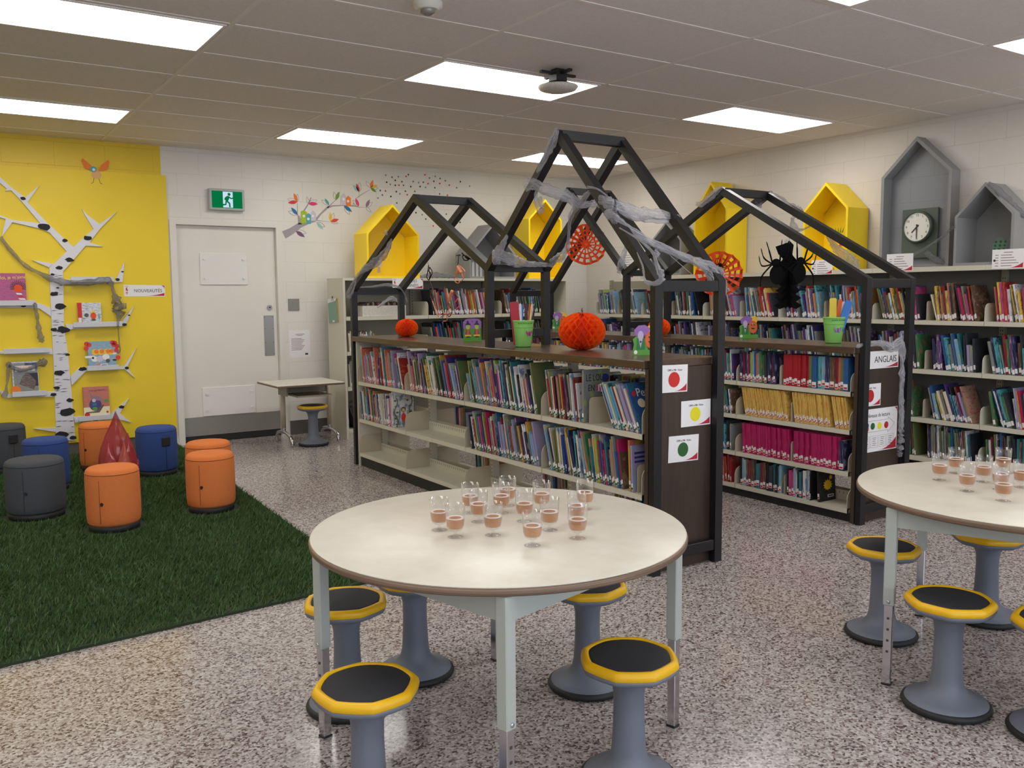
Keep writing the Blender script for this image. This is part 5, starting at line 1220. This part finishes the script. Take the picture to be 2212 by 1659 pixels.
honeycomb_pumpkin('small orange honeycomb paper pumpkin at the far end of the centre bookcase', -.049, -1.10, .09, False, .1)
honeycomb_pumpkin('small orange honeycomb paper pumpkin on the right bookcase, behind a post', 1.455, -2.365, .086, False)
def bucket(label, x, y, sticks, flies, rz):
    t_ = thing('stick_bucket', label, 'bucket', (x, y, ZT), (0, 0, rz), 'green buckets of paint stir sticks')
    mb('bucket_green').lathe([(0, .001), (.047, .001), (.05, .004), (.064, .14), (.067, .158), (.069, .16), (.0685, .166), (.065, .166), (.063, .15), (.048, .008), (0, .006)], 40).build('pail', t_)
    m = mb('bucket_rim')
    for z in (.118, .136): m.lathe([(.0625, z), (.0645, z+.003), (.0635, z+.006)], 40, cap=False)
    m.mat('deep_green')
    for k in range(10):
        a = R(-150+k*9); m.box(.0655*math.cos(a)-.002, .0655*math.cos(a)+.002, .0655*math.sin(a)-.002, .0655*math.sin(a)+.002, .144, .150)
    m.build('rim_bands', t_)
    for c, a in flies:
        w_ = mb(c)
        for sx in (-1, 1): w_.prism([(0, 0), (sx*.022, .018), (sx*.024, .002), (sx*.012, -.004), (sx*.016, -.02), (0, -.008)], 0, .0015)
        w_.mat('witch_dark').box(-.0015, .0015, -.014, .012, .0015, .003)
        w_.build('butterfly', t_, (.062*math.cos(R(a)), .062*math.sin(R(a)), .085+.02*(a % 2)), (PI/2-.1, 0, R(a)+PI/2))
    for c, w_, hgt, px_, py_, ax, ay in sticks:
        mb(c).prism([(-w_/2, 0), (w_/2, 0), (w_/2, hgt-.008), (w_/2-.008, hgt), (-w_/2+.008, hgt), (-w_/2, hgt-.008)], -.002, .002).build('stir_stick', t_, (px_, py_, .012), (PI/2+ax, ay, R(-20)))
bucket('green bucket of red sticks on the centre bookcase', -.098, -2.80,
       [('stick_red', .055, .27, -.028, .02, .03, -.10), ('paper_white', .014, .26, .0, .02, 0, -.03), ('sky_blue', .012, .255, .008, .024, .02, .0), ('stick_dark', .02, .26, .022, .012, 0, .04), ('stick_orange', .012, .26, .034, .018, .02, .10), ('stick_cream', .012, .26, .036, .008, 0, .13), ('stick_dark', .012, .255, .04, .0, 0, .17)],
       [('magenta', -88), ('leaf_green', -18)], 0)
bucket('green bucket with yellow, orange and blue sticks on the right bookcase', 1.635, -3.79,
       [('stick_yellow', .05, .275, -.012, .0, .02, -.02), ('stick_orange', .03, .27, .018, .01, 0, .15), ('paper_white', .03, .26, .026, .018, .03, .26), ('sky_blue', .052, .27, .026, -.006, 0, .32), ('stick_dark', .02, .26, .034, .026, .03, .36)],
       [('purple', -120), ('sky_blue', -62)], 0)
def cutout(label, x, y, rz, kind):
    t_ = thing('cardboard_cutout', label, 'cardboard figure', (x, y, ZT), (PI/2, 0, rz), 'halloween cardboard figures on the bookcases')
    t_.scale = (.8, .9, .8) if kind == 'witch' else (.95, .95, .95)
    th = .004
    if kind == 'witch':
        mb('leaf_green').box(-.085, .085, 0, .03, -th, th).prism([(-.085, .03), (.085, .03), (.08, .1), (-.08, .1)], -th, 0).build('base', t_)
        m = mb('purple').prism([(-.085, .1), (-.088, .15), (-.06, .172), (.0, .178), (.06, .174), (.088, .15), (.085, .1)], -th, 0).mat('witch_dark')
        for x_ in (-.05, .0, .05): m.box(x_-.004, x_+.004, .15, .158, 0, .0008)
        m.build('night_sky', t_)
        for cx in (-.042, .042):
            m = mb('face_green').disc(cx, .115, .019, 0, .001, 18, 1.3).mat('witch_dark').prism([(cx-.03, .128), (cx+.03, .128), (cx+.012, .142), (cx, .165), (cx-.012, .142)], .001, .002)
            m.mat('decal_purple').prism([(cx-.012, .1), (cx+.012, .1), (cx+.034, .04), (cx-.034, .04)], .0, .0008).mat('stick_orange').box(cx-.01, cx+.01, .055, .095, .0008, .0014).mat('sun_yellow').box(cx-.03, cx+.03, .04, .052, .001, .0016).mat('witch_dark').disc(cx, .028, .024, .001, .0016, 14, .5).mat('paper_white').disc(cx+.005, .014, .009, .001, .0016, 12)
            m.build('witch', t_)
    else:
        mb('leaf_green').box(-.075, .075, 0, .028, -th, th).build('base', t_)
        mb('leaf_green').prism([(-.075, .028), (.02, .028), (.0, .09), (-.03, .12), (-.075, .09), (-.068, .06)], -th, 0).build('bush', t_)
        mb('purple').prism([(-.06, .11), (-.068, .14), (-.04, .165), (.0, .168), (.03, .15), (.02, .11)], -th*.8, 0).build('night_sky', t_)
        mb('sun_yellow').disc(.042, .138, .03, -th, -.001, 20).build('moon', t_)
        mb('pumpkin_skin').disc(.035, .085, .036, 0, .0015, 22, 1.3).mat('witch_dark').disc(.025, .1, .005, .0015, .002, 10).disc(.046, .1, .005, .0015, .002, 10).prism([(.018, .078), (.052, .078), (.045, .068), (.025, .068)], .0015, .002).mat('lilac').disc(.03, .108, .004, .0018, .0024, 8).build('pumpkin_figure', t_)
        mb('lilac').disc(-.028, .11, .018, 0, .0015, 18, 1.4).build('ghost_face', t_); mb('deep_green').prism([(-.055, .03), (.0, .03), (-.002, .095), (-.05, .095)], 0, .0008).mat('lilac').prism([(-.04, .09), (-.016, .09), (-.028, .04)], .0008, .0014).mat('witch_dark').disc(-.028, .075, .006, .0014, .002, 10).build('cloaked_figure', t_)
        mb('paper_white').disc(-.06, .018, .011, .001, .0045, 14).build('button', t_)
    return t_
cutout('cardboard figure of two witches against purple sky, beside the middle post', .0, -2.02, R(-8), 'witch')
cutout('cardboard pumpkin and cloaked figure behind the near post of the centre bookcase', -.05, -3.87, R(-14), 'ghoul')
cutout('cardboard figure on the right bookcase, mostly hidden behind the largest pumpkin', 1.735, -.72, R(-25), 'ghoul')
cutout('cardboard pumpkin and cloaked figure in the open on the right bookcase', 1.70, -3.03, R(-22), 'ghoul')

# ------------------------------------------------------------------ hanging paper decorations
def web_lantern(label, c, r, rot, spider, open_=1.0):
    t_ = thing('web_lantern', label, 'paper lantern', c, rot, 'orange paper web lanterns')
    m = mb('paper_orange'); N = 32; rings = [.06, .2, .28, .42, .5, .64, .72, .88, 1.0]; vs = []
    for i, q in enumerate(rings):
        for k in range(N):
            a = 2*PI*k/N; rr_ = r*q*(1+.03*(k % 2))*(1 if k % 4 else 1.03)
            vs.append((rr_*math.cos(a), rr_*math.sin(a)*.96, (.014 if k % 2 else -.014)*q*r/.12))
    fs = []
    for i in range(len(rings)-1):
        for k in range(N):
            if i in (1, 3, 5) or (i in (0, 2, 4, 6, 7)):
                if i in (2, 4, 6) and k % 2 == 0: continue
                if i == 1 and k % 4 == 0: continue
                fs.append((i*N+k, i*N+(k+1) % N, (i+1)*N+(k+1) % N, (i+1)*N+k))
    m.add(vs, fs); m.disc(0, 0, r*.08, -.004, .004, 16); m.build('pleated_web', t_)
    mb('string_grey').tube([(0, r*.95, 0), (0, r*.95+.1, 0)], .001, 5).build('string', t_)
    if spider: spider_shape('paper_black', r*.3).build('spider', t_, (.0, .055, .03), (0, 0, R(-25)))
    return t_
def spider_shape(m_, s_, legs=1.0):
    m = mb(m_).disc(0, -.5*s_, .42*s_, 0, .002, 20, 1.35).disc(.0, .18*s_, .26*s_, 0, .002, 16)
    for sx in (-1, 1):
        for k, (a, l) in enumerate(((70, 1.5), (40, 1.35), (8, 1.3), (-30, 1.6))):
            a = R(a); e = Vector((sx*math.cos(a), math.sin(a)))*l*s_*.62; kn = Vector((sx*.2*s_, .15*s_)); tip = e+Vector((sx*.12*s_, (.75 if k < 3 else -.75)*s_*legs))
            m.tube(smooth_line([(kn.x, kn.y, .001), (e.x, e.y, .001), (tip.x, tip.y, .001)], 4), [.05*s_]*5+[.03*s_]*3+[.012*s_], 5, up=Vector((0, 0, 1)))
    return m
web_lantern('orange paper web lantern hanging in the far gable near the room corner', (1.58,-1.312,1.812), .178, (PI/2, 0, R(-30)), False)
web_lantern('orange paper web lantern with a black spider, behind the near post top', (1.58,-2.851,1.522), .165, (PI/2, 0, R(-38)), True)
sl = thing('spider_lantern', 'black paper spider lantern hanging from the long front rafter', 'paper lantern', (1.6,-3.453,1.559), (PI/2, 0, R(-35)))
spider_shape('paper_black', .115, .8).build('spider', sl, (-.085, .0, .01), (0, R(-12), R(6))); spider_shape('paper_black', .115, .8).build('spider', sl, (.075, .01, .0), (0, R(12), R(-6)))
mb('paper_black').prism([(-.09, .13), (-.03, .15), (.0, .17), (.03, .14), (.02, .06), (.07, .02), (.03, -.12), (-.04, -.12), (-.07, -.02), (-.04, .05), (-.07, .08)], -.004, -.001).build('crossed_panel', sl)
m = mb('paper_black')
for k in range(4):
    for ang in (0, PI/2):
        y = -.06-k*.05; w_ = .075+.006*k; ca, sa = math.cos(ang), math.sin(ang)
        pts = [(-w_, y-.05), (-w_*.5, y-.02), (-.01, y+.04), (.01, y+.04), (w_*.5, y-.02), (w_, y-.05), (w_*.6, y-.075), (.0, y-.055), (-w_*.6, y-.075)]
        vs = [(x*ca, yy, x*sa+d_) for d_ in (-.001, .001) for x, yy in pts]; n_ = len(pts)
        m.add(vs, [tuple(range(n_-1, -1, -1)), tuple(range(n_, 2*n_))]+[(i, (i+1) % n_, n_+(i+1) % n_, n_+i) for i in range(n_)])
m.build('ragged_fringe', sl)
mb('string_grey').tube([(0, .15, 0), (0, .22, 0)], .0015, 5).mat('kick_steel').disc(-.02, .165, .012, .002, .004, 14).build('string', sl)
def dangler(label, pts_list, loc, parts=()):
    t_ = thing('paper_dangler', label, 'hanging decoration', loc, (0, 0, 0), 'dangling paper decorations in the far gable')
    for nm, m_, loops in pts_list:
        m = mb(m_)
        for r_, pts in loops: m.tube(smooth_line([(p[0]-loc[0], p[1]-loc[1], p[2]-loc[2]) for p in pts], 3), r_, 5)
        m.build(nm, t_)
    return t_
L0 = (-0.2,-1.748,1.615)
dangler('black wire like paper bat hanging left in the far gable', [('string', 'string_grey', [(.0012, [(-0.2,-1.748,1.622), (-0.2,-1.761,1.595)])]),
   ('cut_paper', 'paper_black', [(.0035, [(-0.2,-1.761,1.599), (-0.2,-1.745,1.55), (-0.2,-1.73,1.518), (-0.2,-1.757,1.494), (-0.2,-1.786,1.516), (-0.2,-1.814,1.548), (-0.2,-1.774,1.585)]), (.003, [(-0.2,-1.753,1.56), (-0.2,-1.787,1.542), (-0.2,-1.764,1.5)]), (.003, [(-0.2,-1.774,1.585), (-0.2,-1.766,1.55), (-0.2,-1.793,1.529)])]),
   ('tail', 'paper_brown', [(.002, [(-0.2,-1.764,1.497), (-0.2,-1.804,1.451), (-0.2,-1.822,1.379), (-0.2,-1.847,1.314)]), (.003, [(-0.2,-1.81,1.428), (-0.2,-1.781,1.379), (-0.2,-1.821,1.346), (-0.2,-1.837,1.405), (-0.2,-1.81,1.438)])])], L0)
L0 = (-0.1,-2.003,1.656)
dangler('coral paper fan hanging on a black string in the far gable', [('string', 'wire_black', [(.003, [(-0.1,-2.016,1.668), (-0.1,-2.001,1.592)]), (.005, [(-0.1,-1.984,1.66), (-0.1,-2.035,1.661)])]),
   ('cut_paper', 'paper_coral', [(.0035, [(-0.1,-2.001,1.592), (-0.1,-2.046,1.578), (-0.1,-2.095,1.548), (-0.1,-2.081,1.504), (-0.1,-2.043,1.479)]), (.0035, [(-0.1,-2.001,1.592), (-0.1,-1.974,1.538), (-0.1,-1.953,1.494), (-0.1,-1.979,1.471), (-0.1,-2.024,1.473), (-0.1,-1.999,1.493), (-0.1,-1.98,1.506)]), (.012, [(-0.1,-2.001,1.583), (-0.1,-2.026,1.556), (-0.1,-2.051,1.537)]), (.003, [(-0.1,-2.051,1.537), (-0.1,-2.069,1.504)]), (.008, [(-0.1,-2.007,1.57), (-0.1,-1.993,1.532)])])], L0)
L0 = (-0.05,-2.001,1.663)
dangler('black paper spider tucked under the right rafter of the far gable', [('cut_paper', 'paper_black', [(.0045, [(-0.05,-1.976,1.68), (-0.05,-2.001,1.663), (-0.05,-2.051,1.648), (-0.05,-2.094,1.631)]), (.004, [(-0.05,-2.007,1.663), (-0.05,-1.981,1.654), (-0.05,-2.006,1.628), (-0.05,-2.057,1.626)]), (.01, [(-0.05,-2.026,1.653), (-0.05,-2.069,1.635)])])], L0)
L0 = (-0.1,-1.871,1.378)
dangler('tangle of brown and coral cut paper hanging lowest in the far gable', [('cut_paper', 'paper_coral', [(.004, [(-0.1,-1.623,1.345), (-0.1,-1.663,1.284), (-0.1,-1.71,1.231)]), (.012, [(-0.1,-1.919,1.417), (-0.1,-1.891,1.378), (-0.1,-1.87,1.345)]), (.004, [(-0.1,-1.949,1.329), (-0.1,-2.001,1.361), (-0.1,-2.026,1.32), (-0.1,-1.973,1.287)]), (.004, [(-0.1,-1.765,1.219), (-0.1,-1.814,1.259), (-0.1,-1.839,1.207), (-0.1,-1.785,1.199)])]),
   ('dark_paper', 'paper_brown', [(.003, [(-0.1,-1.707,1.352), (-0.1,-1.733,1.298), (-0.1,-1.787,1.252), (-0.1,-1.745,1.225)]), (.004, [(-0.1,-1.842,1.299), (-0.1,-1.834,1.253), (-0.1,-1.873,1.234), (-0.1,-1.908,1.267), (-0.1,-1.896,1.306)]), (.009, [(-0.1,-1.856,1.329), (-0.1,-1.895,1.299)]), (.003, [(-0.1,-1.937,1.384), (-0.1,-1.964,1.397), (-0.1,-2.001,1.365)]), (.002, [(-0.1,-1.806,1.444), (-0.1,-1.831,1.378), (-0.1,-1.863,1.329)])])], L0)

# ------------------------------------------------------------------ cobwebs stretched over the frames
rw = random.Random(21)
def gauze(P_, rad, m_, parent):
    '''flattened sleeve of stretched fibre; the point attribute runs along and round it for the fibre streaks'''
    n = 14; vs = []; fs = []; at = []; run_ = rw.uniform(0, 9); P_ = [Vector(p) for p in P_]; M_ = len(P_); ph = [rw.uniform(0, 6) for _ in range(4)]
    for i, p in enumerate(P_):
        d = (P_[min(i+1, M_-1)]-P_[max(i-1, 0)]).normalized(); run_ += (p-P_[max(i-1, 0)]).length
        a = d.cross(Vector((0, 0, 1)))
        if a.length < .05: a = d.cross(Vector((1, .3, 0)))
        a.normalize(); b = a.cross(d)
        for j in range(n):
            t_ = 2*PI*j/n; k = 1+.14*math.sin(3*t_+ph[0]+run_*14)+.1*math.sin(5*t_+ph[1]-run_*23)+.08*math.sin(2*t_+run_*40+ph[2])
            vs.append(p+a*(rad[i]*.6*k*math.cos(t_))+b*(rad[i]*k*math.sin(t_))); at.append((math.cos(t_), math.sin(t_), run_))
    for i in range(M_-1):
        for j in range(n): fs.append((i*n+j, i*n+(j+1) % n, (i+1)*n+(j+1) % n, (i+1)*n+j))
    me = bpy.data.meshes.new('gauze_strand'); me.from_pydata(vs, [], fs); me.materials.append(MATS[m_]); me.polygons.foreach_set('use_smooth', [True]*len(fs))
    A_ = me.attributes.new('strand', 'FLOAT_VECTOR', 'POINT'); A_.data.foreach_set('vector', [c for v in at for c in v]); me.update()
    o = bpy.data.objects.new('gauze_strand', me); COL.objects.link(o); o.parent = parent
def cobweb(label, strands, m_='cobweb'):
    loc = strands[0][0][:3]
    t_ = thing('cobweb', label, 'cobweb', loc, group='stretchy grey cobweb decorations')
    for st_ in strands:
        pts = smooth_line([tuple(p) for p in st_], 5); P_ = []; rad = []
        for x, y, z, r_ in pts:
            j = r_*.10; P_.append((x-loc[0]+rw.uniform(-j, j), y-loc[1]+rw.uniform(-j, j), z-loc[2]+rw.uniform(-j, j))); rad.append(max(.0012, r_*rw.uniform(.82, 1.18)))
        gauze(P_, rad, m_, t_)
XA = -.345
cobweb('cobweb wound down the left rafter from the highest apex', [[(-0.335,-3.483,2.263)+(.016,), (-0.335,-3.449,2.217)+(.026,), (-0.335,-3.407,2.169)+(.024,), (-0.335,-3.354,2.119)+(.022,), (-0.335,-3.292,2.059)+(.008,)]])
cobweb('cobweb band crossing the tall gable from its left rafter', [[(-0.345,-3.207,2.002)+(.03,), (-0.34,-3.263,1.997)+(.03,), (-0.32,-3.337,1.967)+(.028,), (-0.25,-3.371,1.94)+(.032,), (-0.18,-3.393,1.912)+(.034,), (-0.1,-3.374,1.887)+(.024,), (-0.05,-3.407,1.891)+(.02,), (-0.02,-3.457,1.894)+(.022,)], [(-0.32,-3.27,1.972)+(.014,), (-0.31,-3.247,1.918)+(.016,), (-0.3,-3.268,1.861)+(.022,), (-0.3,-3.295,1.864)+(.014,), (-0.31,-3.283,1.928)+(.01,)]])
cobweb('cobweb strand hanging from the tall gable centre to the middle tie beam', [[(-0.2,-3.599,1.935)+(.012,), (-0.15,-3.479,1.91)+(.022,), (-0.1,-3.34,1.877)+(.022,), (-0.05,-3.223,1.828)+(.018,), (0,-3.144,1.755)+(.014,), (0.03,-3.09,1.677)+(.018,), (0.06,-2.999,1.621)+(.028,), (0.1,-2.849,1.596)+(.022,), (0.13,-2.753,1.579)+(.01,)]])
cobweb('cobweb bunched at the foot of the tall gable left rafter', [[(-0.345,-3.003,1.731)+(.008,), (-0.345,-2.953,1.675)+(.026,), (-0.345,-2.891,1.618)+(.04,), (-0.335,-2.854,1.581)+(.034,)], [(-0.34,-2.842,1.631)+(.03,), (-0.28,-2.872,1.612)+(.034,), (-0.2,-2.842,1.595)+(.034,), (-0.1,-2.781,1.584)+(.028,), (-0.02,-2.766,1.574)+(.018,), (0.08,-2.762,1.573)+(.014,), (0.13,-2.808,1.569)+(.01,)]])
cobweb('cobweb wad wrapped round the right rafter of the tall gable, trailing right', [[(-0.345,-3.854,1.86)+(0.0225,), (-0.345,-3.912,1.841)+(0.0255,), (-0.33,-3.944,1.83)+(0.0225,)], [(-0.345,-3.905,1.782)+(0.0225,), (-0.345,-3.976,1.786)+(0.0255,)], [(-0.28,-3.892,1.83)+(0.0225,), (-0.18,-3.89,1.814)+(0.0285,), (-0.08,-3.884,1.796)+(0.0315,), (0.03,-3.87,1.797)+(0.0255,), (0.12,-3.881,1.79)+(0.0225,), (0.15,-3.919,1.783)+(0.0120,)], [(-0.28,-3.899,1.809)+(0.0090,), (-0.15,-3.892,1.773)+(0.0150,), (0,-3.868,1.767)+(0.0150,), (0.13,-3.877,1.766)+(0.0075,)], [(-0.345,-3.749,1.931)+(0.0060,), (-0.345,-3.832,1.913)+(0.0045,), (-0.345,-3.912,1.868)+(0.0045,)]])
cobweb('long cobweb band slanting down to the near post top', [[(-0.345,-3.898,1.792)+(0.0210,), (-0.31,-3.953,1.744)+(0.0195,), (-0.24,-3.995,1.689)+(0.0165,), (-0.16,-4.026,1.644)+(0.0165,), (-0.05,-4.044,1.604)+(0.0180,), (0.04,-4.094,1.557)+(0.0195,), (0.1,-4.139,1.528)+(0.0255,), (0.15,-4.181,1.485)+(0.0338,), (0.165,-4.212,1.426)+(0.0270,), (0.165,-4.226,1.373)+(0.0090,)],
   [(0.06,-4.114,1.542)+(0.0075,), (0.1,-4.172,1.497)+(0.0270,), (0.13,-4.192,1.443)+(0.0375,), (0.15,-4.196,1.396)+(0.0225,)], [(-0.05,-4.027,1.593)+(0.0015,), (0,-4.109,1.509)+(0.0015,), (0.08,-4.161,1.427)+(0.0023,), (0.13,-4.193,1.387)+(0.0045,)]])
cobweb('thin cobweb loop drooping at the near left post top', [[(-0.345,-4.005,1.707)+(.004,), (-0.345,-4.08,1.673)+(.004,), (-0.345,-4.164,1.631)+(.006,), (-0.345,-4.245,1.577)+(.008,), (-0.345,-4.274,1.522)+(.01,), (-0.345,-4.296,1.483)+(.018,), (-0.345,-4.309,1.457)+(.014,), (-0.35,-4.283,1.436)+(.014,), (-0.35,-4.233,1.433)+(.012,), (-0.35,-4.197,1.451)+(.008,), (-0.345,-4.175,1.515)+(.005,), (-0.345,-4.134,1.582)+(.003,)], [(-0.34,-4.258,1.577)+(.016,), (-0.33,-4.273,1.561)+(.012,)]])
cobweb('cobweb looped round the far gable left rafter with a hanging noose', [[(-0.34,-1.355,1.858)+(.016,), (-0.335,-1.375,1.84)+(.012,)], [(-0.335,-1.451,1.798)+(.008,), (-0.335,-1.369,1.722)+(.026,), (-0.335,-1.222,1.653)+(.034,), (-0.335,-1.071,1.616)+(.03,), (-0.34,-0.943,1.584)+(.026,)], [(-0.345,-0.954,1.591)+(.016,), (-0.35,-0.838,1.536)+(.012,), (-0.35,-0.715,1.45)+(.014,), (-0.35,-0.646,1.395)+(.02,), (-0.35,-0.701,1.384)+(.016,), (-0.35,-0.788,1.449)+(.01,), (-0.345,-0.827,1.529)+(.008,)],
   [(-0.24,-0.656,1.454)+(.006,), (-0.15,-0.702,1.461)+(.006,), (-0.02,-0.717,1.476)+(.012,), (0.09,-0.715,1.449)+(.01,), (0.17,-0.655,1.38)+(.006,), (0.17,-0.687,1.322)+(.003,)]])
cobweb('cobweb wound along the upper rear rafter of the right house frame', [[(1.83,-3.074,2.085)+(.02,), (1.83,-3.177,2.031)+(.024,), (1.83,-3.262,1.978)+(.024,), (1.835,-3.322,1.939)+(.04,), (1.835,-3.354,1.914)+(.03,)], [(1.8,-3.059,2.053)+(.016,), (1.79,-3.018,2.017)+(.026,), (1.79,-3.036,1.983)+(.014,)], [(1.83,-3.288,1.9)+(.016,), (1.84,-3.29,1.838)+(.022,), (1.85,-3.345,1.812)+(.01,), (1.86,-3.421,1.836)+(.004,)]])
cobweb('cobweb trailing from the rear rafter over the yellow toadstool box', [[(1.84,-3.541,1.821)+(.018,), (1.84,-3.564,1.773)+(.012,), (1.85,-3.595,1.72)+(.018,), (1.87,-3.639,1.663)+(.028,), (1.9,-3.69,1.607)+(.036,), (1.92,-3.724,1.545)+(.034,), (1.94,-3.736,1.484)+(.01,)]])
cobweb('cobweb wound at the right house frame apex', [[(1.335,-3.107,2.098)+(.014,), (1.33,-3.053,2.078)+(.022,), (1.33,-2.994,2.04)+(.024,), (1.33,-2.917,2.003)+(.022,), (1.33,-2.864,2.008)+(.01,)]])
cobweb('cobweb hanging down the near right post beside the ANGLAIS sign', [[(1.293,-4.2,1.07)+(.01,), (1.41,-4.21,1.082)+(.016,), (1.482,-4.235,1.081)+(.016,), (1.572,-4.24,1.05)+(.03,), (1.659,-4.24,1.074)+(.03,), (1.681,-4.245,0.982)+(.02,), (1.685,-4.245,0.827)+(.02,), (1.691,-4.245,0.657)+(.022,), (1.695,-4.245,0.515)+(.024,), (1.692,-4.245,0.415)+(.03,), (1.684,-4.245,0.387)+(.012,)]])
cobweb('pale cobweb tuft at the far joint of the right house frame', [[(1.33,-2.153,1.819)+(.006,), (1.33,-2.121,1.74)+(.018,), (1.33,-2.084,1.66)+(.028,), (1.33,-2.046,1.583)+(.03,), (1.33,-2.057,1.546)+(.01,)]])
cobweb('cobweb draped over the white bin on the back shelving', [[(0.484,0.58,1.274)+(.008,), (0.57,0.58,1.327)+(.014,), (0.641,0.58,1.363)+(.018,), (0.701,0.58,1.335)+(.014,), (0.761,0.58,1.279)+(.006,)]])
cobweb('grey cobweb fluff lying on the back shelving top', [[(0.99,0.66,1.575)+(.012,), (1.118,0.7,1.585)+(.022,), (1.226,0.7,1.595)+(.026,), (1.335,0.7,1.587)+(.02,), (1.422,0.66,1.577)+(.01,)]], 'cobweb_dim')
cobweb('cobweb over the roof of the rightmost grey house box', [[(3.285,-3.847,2.163)+(.012,), (3.285,-3.902,2.128)+(.022,), (3.33,-3.941,2.064)+(.026,), (3.36,-4.001,1.994)+(.02,), (3.4,-4.066,1.906)+(.016,)]], 'cobweb_dim')
cobweb('cobweb strand from the clock box to the rightmost house box', [[(3.29,-3.607,1.874)+(.012,), (3.36,-3.488,1.815)+(.012,), (3.44,-3.33,1.747)+(.012,), (3.46,-3.182,1.681)+(.014,), (3.465,-3.14,1.661)+(.006,)], [(3.46,-3.281,1.695)+(.02,), (3.46,-3.369,1.637)+(.026,), (3.46,-3.438,1.606)+(.01,)]], 'cobweb_dim')
cobweb('cobweb trailing from the tree branches over the upper right ledge', [[(-2.646,1.17,1.897)+(.014,), (-2.569,1.17,1.784)+(.014,), (-2.473,1.165,1.662)+(.016,), (-2.356,1.165,1.593)+(.016,), (-2.281,1.16,1.55)+(.022,), (-2.187,1.12,1.526)+(.026,), (-2.007,1.115,1.518)+(.024,), (-1.865,1.115,1.543)+(.028,), (-1.821,1.115,1.514)+(.024,), (-1.799,1.14,1.421)+(.02,), (-1.772,1.16,1.359)+(.05,), (-1.756,1.16,1.285)+(.055,), (-1.77,1.15,1.203)+(.03,), (-1.782,1.12,1.134)+(.01,), (-1.777,1.14,1.01)+(.008,), (-1.772,1.15,0.914)+(.008,), (-1.8,1.15,0.899)+(.012,)]], 'cobweb_dim')
cobweb('short cobweb tail hanging from the upper left ledge', [[(-2.426,1.115,1.351)+(.016,), (-2.417,1.12,1.249)+(.018,), (-2.405,1.13,1.131)+(.018,), (-2.395,1.13,1.059)+(.028,), (-2.384,1.13,1.012)+(.012,)]], 'cobweb_dim')
cobweb('cobweb slung over the building site book on the tree', [[(-2.693,1.11,0.566)+(.03,), (-2.674,1.12,0.642)+(.01,), (-2.658,1.13,0.741)+(.014,), (-2.648,1.14,0.834)+(.024,), (-2.622,1.145,0.813)+(.016,), (-2.558,1.148,0.786)+(.014,), (-2.488,1.148,0.794)+(.016,), (-2.427,1.148,0.826)+(.018,), (-2.388,1.15,0.84)+(.036,), (-2.365,1.15,0.867)+(.02,)]], 'cobweb_dim')
